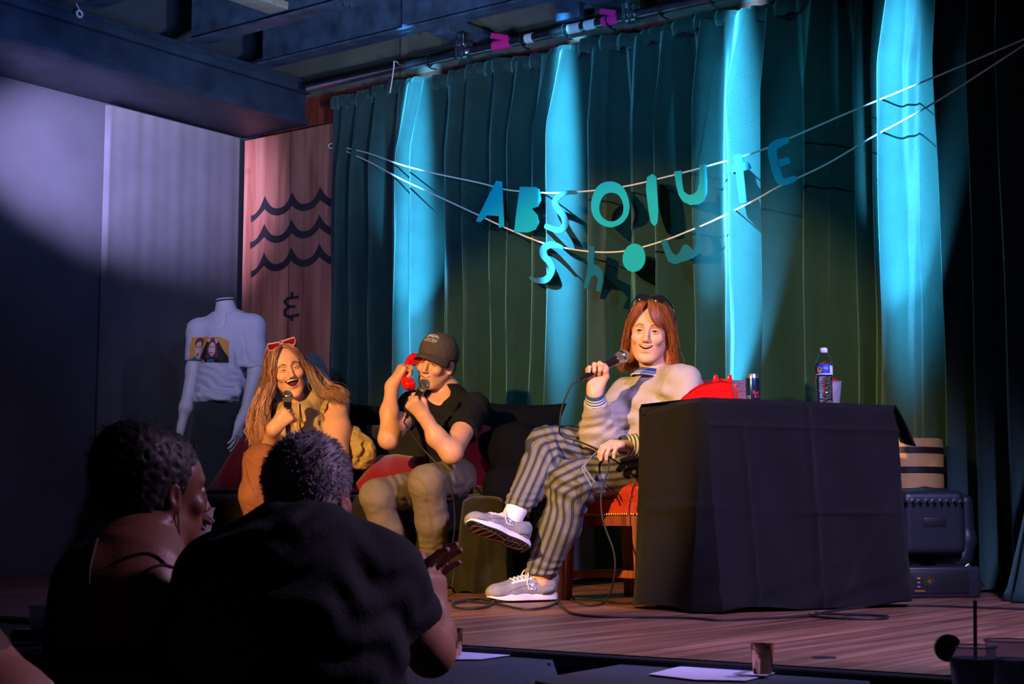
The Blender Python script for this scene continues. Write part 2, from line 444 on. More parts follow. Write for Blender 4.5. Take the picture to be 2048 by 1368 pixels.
mat('pink_tape', (.9, .02, .25), .5, emit=None)
mat('white_tape', (.7, .7, .75), .6)
mat('black_plastic', (.012, .012, .014), .38)
mat('rubber', (.015, .015, .016), .55)
mat('velvet', (.007, .037, .033), .6, sheen=.5, sheen_tint=(.45, 1, .85), var=.22, vscale=7, bump=.35, bscale=260)
mat('string_white', (.75, .72, .68), .8)
mat('letter_card', (.0, .50, .68), .5, metal=.1)
mat('letter_foil', (.10, .42, .55), .2, metal=.6, bump=.6, bscale=14)
mat('letter_blue', (.02, .28, .5), .3, metal=.5)
mat('paint_mark', (.018, .014, .022), .7)
mat('black_cloth', (.0065, .006, .0065), .88, spec=.2, bump=.5, bscale=420, sheen=.03, var=.15, vscale=5)
mat('audience_cloth', (.05, .065, .085), .85, bump=.4, bscale=350)
mat('paper', (.62, .6, .8), .8)
mat('print_gray', (.25, .24, .32), .8)
mat('red_leather', (.40, .035, .012), .28, coat=.4, bump=.12, bscale=120, var=.2, vscale=14)
mat('brass', (.75, .45, .15), .28, metal=1.)
mat('copper', (.8, .42, .22), .16, metal=1., bump=.2, bscale=60)
mat('flame', (1, .5, .12), .5, emit=(1, .42, .10), estr=9)
mat('wax', (.8, .7, .55), .5)
mat('red_plastic', (.72, .006, .008), .16, coat=.6)
mat('red_cushion', (.20, .003, .010), .9, spec=.2, sheen=.3, bump=.2, bscale=500)
mat('navy_cushion', (.004, .0045, .008), .95, spec=.08, bump=.3, bscale=80)
mat('sofa_cover', (.009, .0085, .007), .7, spec=.2, bump=.35, bscale=40, sheen=.2, var=.3, vscale=6)
mat('olive_velvet', (.014, .012, .004), .8, spec=.15, sheen=.15, bump=.5, bscale=60, var=.4, vscale=9)
mat('clear_plastic', (.80, .82, .95), .08, trans=.78, ior=1.3)
mat('bottle_plastic', (.95, .97, 1), .05, trans=1., ior=1.3)
mat('cloudy_drink', (.62, .56, .68), .2, trans=.15, ior=1.33)
mat('water', (.9, .95, 1), .02, trans=1., ior=1.33)
mat('blue_label', (.02, .07, .42), .4)
mat('white_label', (.7, .75, .85), .5)
mat('orange_label', (.85, .3, .03), .5)
mat('label_red', (.7, .03, .03), .4)
mat('can_blue', (.02, .06, .16), .25, metal=.8)
mat('can_silver', (.45, .5, .6), .25, metal=.9)
mat('barrel_warm_lit', (.50, .30, .10), .45, var=.15, vscale=10)  # pale drum, its gold hue is warm light put into the colour
mat('fixture_plastic', (.014, .018, .024), .4, bump=.1)
mat('lens_glass', (.02, .03, .04), .05, coat=1)
mat('white_cloth', (.62, .62, .74), .85, bump=.25, bscale=260)
mat('mannequin_white', (.66, .62, .68), .45)
mat('black_skirt', (.018, .020, .026), .85, bump=.3, bscale=200, sheen=.2)
mat('print_orange', (.75, .34, .05), .7)
mat('print_black', (.012, .012, .02), .7)
mat('print_hair', (.20, .035, .03), .7)
mat('print_face', (.72, .5, .5), .7)
mat('print_blue', (.02, .18, .32), .7)
mat('print_lip', (.35, .06, .08), .7)

# ------------------------------------------------------------------ the setting
def quad_slab(name, c, t, m, kind=True):
    b = MB(); b.prism([Vector(q) for q in c], abs(t), (0, 0, 1 if t > 0 else -1))
    o = b.build(name, m, smooth=False, recalc=True)
    return struct(o) if kind else o
quad_slab('floor', [NM(3.3, -7.5, 0), NM(3.3, 4.2, 0), NM(7.4, 4.2, 0), NM(7.4, -7.5, 0)], -.02, 'stage_boards')
b = MB(); b.prism([NM(3.31, -7.5, -.745), NM(3.31, 4.2, -.745), NM(3.31, 4.2, -.022), NM(3.31, -7.5, -.022)], .05, N_)
struct(b.build('trim_1', 'black_paint', smooth=False))
b = MB(); b.box(NM(3.285, -1.6, -.02), (11.8, .03, .034), rotz(atan2(-.6, .8)), bev=.006)
struct(b.build('trim_2', 'black_paint'))
quad_slab('floor', [NM(-4.5, -8.2, -.75), NM(-4.5, 4.2, -.75), NM(3.4, 4.2, -.75), NM(3.4, -8.2, -.75)], -.02, 'floor_dark')
b = MB(); b.prism([NM(-4, WALL_M, -.75), NM(7.3, WALL_M, -.75), NM(7.3, WALL_M, 3.7), NM(-4, WALL_M, 3.7)], .06, -M_)
struct(b.build('wall_left', 'wall_paint', smooth=False))
b = MB(); b.prism([NM(7.24, -7.5, -.0), NM(7.24, 4.2, -.0), NM(7.24, 4.2, 3.04), NM(7.24, -7.5, 3.04)], .05, N_)
struct(b.build('wall_back', 'red_plywood', smooth=False))
b = MB(); b.prism([NM(7.25, -7.5, 3.04), NM(7.25, 4.2, 3.04), NM(7.25, 4.2, 3.75), NM(7.25, -7.5, 3.75)], .05, N_)
struct(b.build('wall_back', 'khaki_board', smooth=False))
b = MB()
for z_ in (3.16, 3.34): b.box(NM(7.225, -3, z_), (9, .03, .022), rotz(atan2(-.6, .8)))
b.box(NM(7.22, -6.25, 3.2), (.03, .03, .5), rotz(atan2(-.6, .8)))
struct(b.build('trim_3', 'khaki_board', smooth=False))
quad_slab('ceiling', [NM(-4, -7.5, 3.7), NM(-4, 4.2, 3.7), NM(7.4, 4.2, 3.7), NM(7.4, -7.5, 3.7)], .05, 'khaki_board')

# drape hanging on the left wall
m0, m1 = PM(205, 700, WALL_M + .06).dot(N_), 7.03
rows = []
for i in range(14):
    z = .02 + (2.79 - .02) * i / 13; r = []
    for j in range(261):
        t = j / 260; n = m0 + (m1 - m0) * t
        d = .03 + .0015 * sin(n * 31 + .8 * sin(n * 9) + .1 * z) + .001 * sin(n * 57 + z * .5)
        d = .004 + (d - .004) * min(1, t / .02)
        r.append(NM(n, WALL_M + .02 + d, z))
    rows.append(r)
b = MB(); b.grid(rows); o = b.build('wall_drape', 'left_drape', solid=.006)
tag(o, 'dark drape hanging flat over the left wall behind the mannequin', 'curtain')

# big painted beam along the left wall
b = MB()
b.box(NM(2.0, -7.26, 2.96), (10.2, .58, .30), rotz(atan2(.8, .6)), bev=.006)
b.box(NM(2.0, -6.955, 3.035), (10.2, .05, .05), rotz(atan2(.8, .6)), bev=.004)
b.box(NM(2.0, -6.965, 2.826), (10.2, .045, .03), rotz(atan2(.8, .6)))
o = b.build('ceiling_beam', 'beam_paint'); tag(o, 'deep dark blue boxed beam running along the top of the left wall', 'beam')
def ibeam(n, z, m_a, m_b, label, h=.34, w=.11):
    L = m_b - m_a; c = (m_a + m_b) / 2; R = rotz(atan2(-.6, .8))
    t = thing('steel_beam', label, 'beam', NM(n, c, z))
    for nm, dz, sz in (('bottom_flange', .008, (L, w, .014)), ('web', h / 2, (L, .018, h)), ('top_flange', h, (L, w, .014))):
        q = MB(); q.box(NM(n, c, z + dz), sz, R); q.build(nm, 'steel_paint', t, smooth=False)
    for k in range(5):
        q = MB(); q.box(NM(n, m_a + L * (k + .55) / 5, z + h / 2), (.014, w * .9, h - .02), R); q.build('stiffener', 'steel_paint', t, smooth=False)
        q = MB()
        for s_ in (-.03, .03): q.lathe([(0, -.016), (.009, -.016), (.009, 0), (0, 0)], NM(n + s_, m_a + L * (k + .55) / 5 + .06, z), 8)
        q.build('bolt', 'clamp_steel', t)
    return t
ibeam(6.70, 3.10, -6.95, 3.8, 'steel ceiling beam nearest the curtain, lit blue along its lower flange')
ibeam(6.12, 3.10, -6.95, 3.8, 'middle steel ceiling beam running parallel to the curtain')
ibeam(5.35, 3.12, -6.95, 3.8, 'steel ceiling beam farthest from the curtain at the top edge')
def crossbeam(m, n0, n1, z, w, h, mt, label, cat='beam', name='cross_beam'):
    q = MB(); q.box(NM((n0 + n1) / 2, m, z + h / 2), (n1 - n0, w, h), rotz(atan2(.8, .6)), bev=.004)
    return tag(q.build(name, mt), label, cat)
crossbeam(PZ(925, 78, 3.09).dot(M_), 6.76, 7.2, 3.07, .12, .10, 'steel_paint', 'short dark cross beam meeting the curtain pipe at its left clamp')
crossbeam(PZ(1255, 22, 3.09).dot(M_), 6.18, 7.2, 3.06, .13, .12, 'steel_paint', 'dark cross beam meeting the curtain pipe at its right clamp')
p_ = PZ(545, 18, 3.13)
crossbeam(p_.dot(M_), 5.45, 6.05, 3.125, .15, .045, 'pale_plank', 'pale wooden plank lying flat on the steel ceiling beams', 'plank', 'ceiling_plank')
q = MB(); q.box(NM(6.95, PN(1140, 30, 6.95).dot(M_), 3.13), (.16, .06, .16), rotz(atan2(-.6, .8)), bev=.006)
q.tube([NM(6.98, PN(1155, 30, 6.95).dot(M_), 3.12), NM(7.0, PN(1215, 0, 6.95).dot(M_), 3.12)], .014)
tag(q.build('junction_box', 'steel_paint'), 'grey electrical junction box with conduit above the curtain pipe', 'electrical box')
# small eyelet hook high on the left beam
p_ = PM(159, 32, -6.9)
q = MB(); q.tube([p_ + Vector((0, 0, .012 + .018 * sin(a))) + W_ * .018 * cos(a) for a in [i * pi / 8 for i in range(16)]], .006, closed=True)
q.tube([p_ + Vector((0, 0, .03)), p_ + Vector((0, 0, .075)) - M_ * .03], .005)
tag(q.build('eye_hook', 'white_tape'), 'small white ring hook screwed to the blue boxed beam', 'hook')

# ------------------------------------------------------------------ painted wooden board in the corner
def on_board(px, py, n=7.09): return PN(px, py, n)
ml, mr = PN(486, 450, 7.09).dot(M_), PN(677, 450, 7.09).dot(M_)
t = thing('wooden_sign_board', 'tall reddish plank board with black painted waves behind the laughing woman', 'sign board', NM(7.1, (ml + mr) / 2, 0))
q = MB(); q.box(NM(7.125, (ml + mr) / 2, 1.395), (mr - ml, .07, 2.79), rotz(atan2(-.6, .8)), bev=.004); q.build('board', 'panel_wood', t)
def ptoboard(x, y): return on_board(470 + x / 3.109, 240 + y / 3.109, 7.089)
def wave(pk, ends):
    (x0, ya), (x1, yb) = ends; pts = [(x0, ya)] + pk + [(x1, yb)]; top = []; bot = []
    for i in range(len(pts) - 1):
        (xa, y_a), (xb, y_b) = pts[i], pts[i + 1]; first, last = i == 0, i == len(pts) - 2
        for k in range(13):
            u = k / 12; x = xa + (xb - xa) * u
            if first: tt = ya + 4 - (ya - y_b) * u ** 2.1; bb = ya + 46 + (y_b + 82 - ya - 46) * u ** 1.3
            elif last: tt = y_a + (yb - y_a) * (1 - (1 - u) ** 2.3); bb = y_a + 82 + (yb + 52 - y_a - 82) * (1 - (1 - u) ** 1.6)
            else: tt = y_a + (y_b - y_a) * u + 88 * (1 - abs(2 * u - 1) ** 2.5); bb = y_a + 82 + (y_b - y_a) * u + 50 * (1 - abs(2 * u - 1) ** 2.2)
            top.append((x, tt)); bot.append((x, bb))
    return top, bot
for pk, ends in (([(185, 472), (355, 450), (530, 415)], ((100, 590), (617, 492))), ([(182, 645), (352, 618), (525, 588)], ((95, 755), (612, 668))), ([(180, 822), (350, 792), (525, 768)], ((100, 935), (612, 850)))):
    tp_, bt_ = wave(pk, ends); q = MB()
    rows = [[ptoboard(*c) for c in tp_], [ptoboard(*c) for c in bt_]]; q.grid(rows); q.grid([[v - N_ * .002 for v in r] for r in rows])
    q.build('painted_wave', 'paint_mark', t, smooth=False)
q = MB()
def amp(pts, w=17):
    for i in range(len(pts) - 1):
        a, c = Vector((*pts[i], 0)), Vector((*pts[i + 1], 0)); d = (c - a).normalized(); n = Vector((-d.y, d.x, 0)) * w / 2; a = a - d * w * .3; c = c + d * w * .3
        q.prism([ptoboard(*(a + n).xy), ptoboard(*(c + n).xy), ptoboard(*(c - n).xy), ptoboard(*(a - n).xy)], .002, -N_)
amp([(392, 1100), (330, 1110), (310, 1130), (330, 1158), (372, 1160)]); amp([(340, 1160), (310, 1185), (312, 1212), (335, 1225), (395, 1212)]); amp([(355, 1075), (353, 1100)]); amp([(353, 1228), (351, 1245)])
q.build('painted_ampersand', 'paint_mark', t, smooth=False)

# ------------------------------------------------------------------ stage curtain
KEYS = [(662, .00), (675, -.03), (690, .04), (705, -.04), (722, .05), (742, -.05), (762, .05), (783, -.03), (812, .05), (842, .10), (852, .02), (868, .10), (884, -.05), (905, .03), (918, .05), (934, -.02), (950, .05), (977, -.07), (1005, .05),
        (1022, -.05), (1052, .08), (1068, -.05), (1112, .10), (1126, .045), (1148, .12), (1170, -.07), (1203, .06), (1225, .03), (1246, -.09)]
KEYS2 = [(1242, -.06), (1265, -.02), (1280, .04), (1300, .07), (1318, -.03), (1345, .08), (1374, -.08), (1398, -.03), (1432, .10), (1455, .02), (1482, .06), (1524, .14), (1534, -.06), (1552, .07), (1580, -.09), (1612, -.02),
         (1640, .07), (1662, .01), (1690, -.09), (1718, .0), (1738, .06), (1752, -.05), (1780, .08), (1794, .02), (1811, .13), (1845, .07), (1866, .055), (1880, -.07), (1905, .07), (1932, -.07), (1962, .05), (1998, -.07), (2032, .08), (2075, -.06)]
KEYS3 = [(2068, -.04), (2095, .05), (2130, -.06), (2170, .07), (2210, -.05), (2260, .05), (2300, 0)]
ZT = 2.925
def curtain(keys, label, m_end=None, base=7.0, swing=None, zb=.012):
    ks = [(PN(x, 500, base).dot(M_), d) for x, d in keys]
    S = []; r = np.random.RandomState(len(keys)); jit = r.uniform(-.035, .035, len(ks)); lean = r.uniform(-.04, .04, len(ks))
    rows = []; nz = 40
    for iz in range(nz + 1):
        z = zb + (ZT - .045 - zb) * iz / nz; hz = (z - 1.9)
        top = min(1, max(0, (ZT - z) / .5)); amp_ = (.35 + .65 * top) * 2.2; amp_ *= 1 + .25 * max(0, (1.2 - z)) / 1.2
        row = []
        for i in range(len(ks) - 1):
            (s0, d0), (s1, d1) = ks[i], ks[i + 1]
            s0 = s0 + lean[i] * (-hz) * .35; s1 = s1 + lean[i + 1] * (-hz) * .35
            for k in range(9):
                u = k / 9
                w = .5 - .5 * cos(pi * u); w = .93 * w + .07 * u
                s_ = s0 + (s1 - s0) * u; d = (d0 + (d1 - d0) * w) * amp_
                d += (.012 * sin(s_ * 37 + z * 2.2 + 1.5 * sin(z * 1.7)) * sin(z * 1.9 + s_ * 5) + .005 * sin(s_ * 83 - z * 6 + 2 * sin(s_ * 9))) * top + (.012 * sin(s_ * 60) * (1 - top))
                if swing: d += swing(s_, z)
                row.append(NM(base - d, s_, z))
        row.append(NM(base - ks[-1][1] * amp_ - (swing(ks[-1][0], z) if swing else 0), ks[-1][0], z))
        rows.append(row)
    c0 = NM(base, (ks[0][0] + ks[-1][0]) / 2, 0)
    t = thing('stage_curtain', label, 'curtain', c0)
    q = MB(); q.grid(rows); q.build('drape', 'velvet', t)
    # gathered heading band
    rows = []
    for iz, (z, e) in enumerate(((ZT - .085, .030), (ZT - .06, .042), (ZT - .03, .040), (ZT - .004, .028), (ZT, .012))):
        row = []
        s0, s1 = ks[0][0], ks[-1][0]; n = int((s1 - s0) / .012)
        for k in range(n + 1):
            s_ = s0 + (s1 - s0) * k / n
            d = e + .014 * sin(s_ * 42 + 1.2 * sin(s_ * 11)) + .008 * sin(s_ * 95)
            row.append(NM(base - d, s_, z + .012 * sin(s_ * 9) + (.006 * sin(s_ * 70) if iz == 0 else 0)))
        rows.append(row)
    q = MB(); q.grid(rows); q.build('heading_band', 'velvet', t, solid=.004)
    return t
curtain(KEYS, 'left panel of the green velvet stage curtain, behind the couch')
curtain(KEYS2, 'wide middle panel of the green velvet stage curtain, behind the black draped desk')
sw = lambda s_, z: .9 * max(0, (1.5 - z)) / 1.5 * max(0, min(1, (s_ + .1) / .7))
curtain([(x - 0, d) for x, d in KEYS3], 'green velvet curtain panel at the far right edge', base=6.9)
# fallen tail of curtain at the right edge
q = MB(); pts = []
fl = PZ(2062, 1208, 0)
rows = []
for i in range(22):
    z = .0 + 1.0 * i / 21; r = []
    w = .34 - .16 * (i / 21) ** .5; cc = fl + Vector((.12, .10, 0)) + N_ * (.02 + .55 * (i / 21) ** 1.4) + M_ * .03
    for j in range(33):
        a = j / 32 * pi; rr = 1 + .16 * sin(a * 9) 
        r.append(cc + M_ * (-cos(a) * w * rr) * .6 - N_ * (sin(a) * .16 * rr) + Vector((0, 0, z + .004)))
    rows.append(r)
q.grid(rows)
tag(q.build('curtain_tail', 'velvet', solid=.004), 'green curtain tail spilling onto the stage floor at the right edge', 'curtain')

# ------------------------------------------------------------------ pipe, clamps and ties
pz = 2.965
t = thing('curtain_pipe', 'long steel pipe across the top of the stage curtain', 'pipe', NM(6.86, -1.5, pz))
q = MB(); q.tube([NM(6.86, -6.72, pz), NM(6.86, 2.0, pz)], .026, 16); q.build('pipe', 'pipe_steel', t)
for px_ in (930, 1265):
    mm = PN(px_, 80, 6.86).dot(M_)
    q = MB(); q.tube([NM(6.86, mm - .03, pz), NM(6.86, mm + .03, pz)], .040, 14)
    for s_ in (-.02, .02): q.tube([NM(6.80, mm + s_, pz - .05), NM(6.80, mm + s_, pz + .06)], .008, 8)
    q.box(NM(6.86, mm, pz + .07), (.05, .09, .08), rotz(atan2(-.6, .8)), bev=.008)
    q.build('clamp', 'clamp_steel', t)
for px_ in (858, 1045, 1130, 1218, 1322, 1425, 1600):
    mm = PN(px_, 80, 6.86).dot(M_)
    q = MB(); q.tube([NM(6.86 + .032 * cos(a), mm, pz + .032 * sin(a)) for a in [i * pi / 6 for i in range(12)]], .005, 6, closed=True)
    q.tube(spline([NM(6.83, mm, pz - .028), NM(6.86, mm + .012, pz - .045), NM(6.93, mm, ZT + .005)], 4), .004, 6)
    q.build('cable_tie', 'rubber', t)
for px_, w_ in ((1005, .12), (1222, .10)):
    mm = PN(px_, 80, 6.86).dot(M_)
    q = MB(); q.tube([NM(6.86, mm - w_ / 2, pz), NM(6.86, mm + w_ / 2, pz)], .029, 14); q.box(NM(6.83, mm, pz + .035), (w_, .01, .03), rotz(atan2(-.6, .8)) @ Matrix.Rotation(.3, 3, 'Y'))
    lab(q.build('tape', 'pink_tape', t), 'bright pink tape wrapped on the pipe')
for px_, w_ in ((1150, .08), (1182, .07), (1060, .05)):
    mm = PN(px_, 80, 6.86).dot(M_)
    q = MB(); q.tube([NM(6.86, mm - w_ / 2, pz), NM(6.86, mm + w_ / 2, pz)], .028, 14); q.build('tape', 'white_tape', t)
pa = PN(783, 120, 6.80)
q = MB(); q.tube(spline([NM(6.86, pa.dot(M_), pz + .03), NM(6.80, pa.dot(M_) + .02, pz + .02), PN(788, 130, 6.80), PN(785, 155, 6.80), PN(780, 186, 6.82)], 5), .004, 6)
tag(q.build('loose_string', 'string_white'), 'short loose white string dangling from the pipe left end', 'string')

# ------------------------------------------------------------------ letter banner
def SN(px): # how far the strings hang before the curtain
    return 7.05 if px < 672 else (7.05 - (px - 672) / 120 * .33 if px < 792 else 6.72)
def bp(px, py, off=0): return PN(px, py, SN(px) + off)
up = [(668, 291), (735, 306), (800, 329), (870, 347), (960, 366), (1010, 379), (1060, 384), (1110, 386), (1190, 381), (1260, 371), (1340, 352), (1420, 331), (1510, 305), (1580, 276), (1700, 224), (1800, 183), (1900, 141), (2048, 78), (2200, 12)]
lo_ = [(668, 292), (735, 322), (800, 357), (870, 390), (950, 427), (1010, 455), (1080, 484), (1130, 496), (1190, 504), (1250, 502), (1320, 484), (1380, 461), (1440, 435), (1510, 400), (1560, 372), (1650, 330), (1740, 277), (1830, 228), (1900, 186), (2048, 90), (2200, -8)]
t = thing('banner_string', 'white cord of two sagging lines holding the cut-out letters', 'string', bp(668, 291))
for nm, pp in (('upper_line', up), ('lower_line', lo_)):
    q = MB(); q.tube(spline([bp(*c) for c in pp], 5), .0045, 6); q.build(nm, 'string_white', t)
q = MB(); q.tube(spline([bp(*c) for c in ((678, 293), (672, 289), (662, 287), (656, 292), (662, 297), (672, 293), (681, 296))], 6), .0035, 6); q.build('bow_knot', 'string_white', t)
q = MB(); q.tube(spline([PN(*c, 7.05) for c in ((678, 293), (681, 330), (677, 360), (680, 380), (674, 420))], 6), .0032, 6); q.build('string_tail', 'string_white', t)
def z4(l): return [(900 + x / 2.56, 250 + y / 2.56) for x, y in l]
def stroke(pts, w):
    """outline of a round-ended stroke, in photo units"""
    pts = [Vector((*p_, 0)) for p_ in pts]; pts = spline(pts, 5); ws = w if hasattr(w, '__len__') else [w] * 2
    L, R = [], []
    for i, p_ in enumerate(pts):
        d = (pts[min(i + 1, len(pts) - 1)] - pts[max(i - 1, 0)]).normalized(); n = Vector((-d.y, d.x, 0))
        u = i / (len(pts) - 1) * (len(ws) - 1); k = min(int(u), len(ws) - 2); ww = (ws[k] * (1 - u + k) + ws[k + 1] * (u - k)) / 2
        if i in (0, len(pts) - 1): ww *= .55
        L.append((p_ + n * ww).xy); R.append((p_ - n * ww).xy)
    return ('strip', [tuple(q) for q in L], [tuple(q) for q in R])
def ell2(cx, cy, rx, ry, rot=0, n=26, wob=0):
    return [(cx + rx * (1 + wob * sin(3 * a)) * cos(a) * cos(rot) - ry * sin(a) * sin(rot), cy + rx * cos(a) * sin(rot) + ry * (1 + wob * cos(2 * a)) * sin(a) * cos(rot)) for a in [2 * pi * i / n for i in range(n)]]
LET = [
 ('A', [[(236, 285), (266, 290), (277, 520), (250, 526), (250, 466), (188, 462), (155, 497), (132, 493)]], 'letter_card', 'cut-out letter A, cyan card, first on the upper string'),
 ('B', [[(357, 316), (440, 318), (458, 330), (466, 385), (450, 418), (418, 428), (448, 460), (456, 500), (438, 535), (400, 550), (328, 548), (340, 440)]], 'letter_card', 'solid cut-out letter B with no holes on the upper string'),
 ('S', [stroke([(648, 346), (600, 346), (562, 362), (536, 392), (550, 428), (582, 470), (588, 515), (560, 538), (520, 530), (484, 514)], [18, 30, 32, 26])], 'letter_foil', 'mirror-like letter S on the upper string after B'),
 ('O', None, 'letter_card', 'large open ring letter O on the upper string'),
 ('L', [[(1034, 250), (1055, 265), (1060, 330), (1066, 440), (1062, 500), (1048, 519), (1028, 500), (1015, 430), (1003, 330), (1008, 268)]], 'letter_card', 'narrow upright letter l between O and U'),
 ('U', [[(1147, 238), (1184, 233), (1187, 290), (1196, 340), (1220, 357), (1245, 355), (1266, 336), (1276, 290), (1278, 204), (1310, 201), (1316, 290), (1316, 350), (1300, 388), (1270, 406), (1230, 410), (1192, 392), (1170, 358), (1156, 300)]], 'letter_card', 'cut-out letter U on the upper string'),
 ('T', [[(1450, 152), (1494, 148), (1500, 190), (1530, 192), (1542, 222), (1502, 236), (1520, 400), (1482, 398), (1462, 240), (1415, 250), (1418, 212), (1455, 205)]], 'letter_foil', 'mirror-like letter t on the upper string before E'),
 ('E', [stroke([(1734, 76), (1690, 90), (1656, 112), (1650, 140), (1662, 200), (1684, 272), (1712, 290), (1774, 270)], [30, 46, 46, 46, 40, 28]), stroke([(1676, 196), (1710, 190), (1738, 178)], [38, 34])], 'letter_card', 'last cut-out letter E at the right of the banner'),
 ('s', [stroke([(580, 632), (550, 618), (508, 614), (478, 634), (480, 668), (510, 705), (520, 745), (492, 790), (440, 796), (408, 778)], [14, 36, 36, 30, 34, 14])], 'letter_foil', 'shiny letter S starting the lower string'),
 ('h', [[(712, 618), (740, 622), (735, 712), (764, 725), (783, 760), (782, 800), (770, 854), (748, 850), (758, 790), (746, 768), (724, 776), (706, 840), (682, 836), (700, 760)]], 'letter_blue', 'small letter h hanging from the lower string'),
 ('o', [ell2(942, 680, 58, 74, .12, 26, .02)], 'letter_card', 'solid round letter o with no hole on the lower string'),
 ('w', [[(1080, 594), (1108, 586), (1122, 622), (1136, 652), (1158, 668), (1176, 650), (1192, 616), (1210, 610), (1228, 624), (1245, 640), (1262, 612), (1262, 560), (1252, 522), (1272, 516), (1286, 560), (1290, 610), (1278, 652), (1240, 682), (1190, 702), (1150, 714), (1118, 700), (1102, 660)]], 'letter_blue', 'letter w ending the lower string'),
]
for nm, polys, mt, lb in LET:
    q = MB()
    if nm == 'O':
        A = z4(ell2(820, 406, 98, 121, -.05, 40, .03)); B_ = z4(ell2(826, 420, 62, 76, 0, 40, .03))
        for i in range(40):
            j = (i + 1) % 40; q.prism([bp(*A[i], -.014), bp(*A[j], -.014), bp(*B_[j], -.014), bp(*B_[i], -.014)], .005, N_)
    else:
        for pl in polys:
            if pl[0] == 'strip':
                Lp, Rp = z4(pl[1]), z4(pl[2]); d_ = N_ * .005
                a_ = [bp(*c, -.014) for c in Lp]; b_ = [bp(*c, -.014) for c in Rp]; n_ = len(a_); cols = [a_, b_, [v + d_ for v in b_], [v + d_ for v in a_]]
                q.grid([[cols[k][i] for k in range(4)] for i in range(n_)], closed_u=True); q.add([c[0] for c in cols], [(3, 2, 1, 0)]); q.add([c[-1] for c in cols], [(0, 1, 2, 3)])
            else: q.prism([bp(*c, -.014) for c in z4(pl)], .005, N_)
    tag(q.build('banner_letter', mt, smooth=False), lb, 'banner letter', 'cut-out letters of the banner')
# ------------------------------------------------------------------ black draped desk
E1 = Vector((.8825, .4703, 0)); E2 = Vector((-.4703, .8825, 0)); A0 = Vector((.672, 5.545, 0))
DW, DD, DH = .905, .44, .748
def DK(u, v, z): return A0 + E1 * u + E2 * v + Vector((0, 0, z))
RD = Matrix((E1, E2, Vector((0, 0, 1)))).transposed()
t = thing('folding_table', 'small folding table hidden under the black cloth', 'table', DK(DW / 2, DD / 2, 0))
q = MB(); q.box(DK(DW / 2, DD / 2, DH - .02), (DW - .03, DD - .03, .03), RD, bev=.006); q.build('table_top', 'black_plastic', t)
for u in (.06, DW - .06):
    for v in (.06, DD - .06):
        q = MB(); q.tube([DK(u, v, 0), DK(u, v, DH - .035)], .014, 10); q.build('leg', 'fixture_plastic', t)
def desk_loop(n=240):
    """(point, outward normal) round the rounded table rectangle"""
    out = []; r = .018; per = [(0, 0, DW, 0, 0, -1), (DW, 0, DW, DD, 1, 0), (DW, DD, 0, DD, 0, 1), (0, DD, 0, 0, -1, 0)]
    tot = 2 * (DW + DD)
    for x0, y0, x1, y1, nx, ny in per:
        L = abs(x1 - x0) + abs(y1 - y0); k = int(n * L / tot)
        for i in range(k):
            u = r / L + (1 - 2 * r / L) * i / (k - 1); out.append((x0 + (x1 - x0) * u, y0 + (y1 - y0) * u, nx, ny, len(out)))
    return out
LP_ = desk_loop()
rows = []; NZ = 46
for iz in range(NZ + 1):
    f_ = iz / NZ; z = DH + .004 - f_ * (DH - .004); row = []
    if iz == 0: z = DH + .006
    for (x, y, nx, ny, i) in LP_:
        side = 0 if ny < 0 else 1 if nx > 0 else 2 if ny > 0 else 3
        u = x if side in (0, 2) else y
        off = .004 + .03 * f_ ** 1.6
        off += f_ * (.010 * sin(u * 7 + 1) + .006 * sin(u * 17 + side)) + .0035 * sin(u * 23 + z * 8)
        if iz == 0: off = -.012
        # ironed-in folds
        if side == 0:
            off += .010 * math.exp(-((x - .46 - .03 * f_) / .012) ** 2) + .007 * math.exp(-((x - .155 - .05 * f_) / .010) ** 2) * min(1, f_ * 5)
            off += .010 * math.exp(-((z - .36 + .02 * x) / .007) ** 2) + .008 * math.exp(-((z - .655) / .006) ** 2)
            off += .016 * math.exp(-(((x - .70) * .8 + (z - .25) * .55 * -1) / .03) ** 2) * f_
            if z < .2: off += .012 * sin((z * 60 - x * 16)) * (.2 - z) / .2
            c_ = max(0, 1 - x / .14); off += .030 * c_ * f_ ** 1.5
        if side == 3:
            off += .012 * math.exp(-((z - .37) / .008) ** 2) + .03 * f_ * math.exp(-((y - .33) / .09) ** 2)
            off += -.02 * (y / DD) ** 2 * (1 - f_)
        zz = z + (.012 * f_ * sin(u * 9 + side * 2) if iz == NZ else 0)
        if side == 3: zz -= .045 * (y / DD) ** 3 * (1 - f_) ** 3
        row.append(DK(x + nx * off, y + ny * off, max(zz, .006)))
    rows.append(row)
t = thing('tablecloth', 'plain black cloth draped to the floor over the desk', 'tablecloth', DK(DW / 2, DD / 2, 0))
q = MB(); q.grid(rows, closed_u=True)
top = []
for k in range(9):
    w = 1 - k / 8
    top.append([DK(DW / 2 + (x - DW / 2 + nx * -.012) * w, DD / 2 + (y - DD / 2 + ny * -.012) * w, DH + .006) for (x, y, nx, ny, i) in LP_])
q.grid(top, closed_u=True)
q.build('cloth', 'black_cloth', t)
# stiff corner of the cloth sticking out at the far right
rows = []
c0 = P(1790, 809, 5.93); tip = P(1832, 893, 5.88); low = P(1800, 884, 5.95)
for i in range(12):
    a = i / 11; r = []
    L_ = c0 + (low - c0) * a + Vector((0, .03 * sin(pi * a), 0)); R_ = c0 + (tip - c0) * a ** .95 + Vector((0, 0, .01 * sin(pi * a)))
    for j in range(8): b_ = j / 7; r.append(L_ + (R_ - L_) * b_ + Vector((0, .02 * sin(pi * b_) * a, 0)))
    rows.append(r)
q = MB(); q.grid(rows); q.build('hanging_corner', 'black_cloth', t, solid=.003)

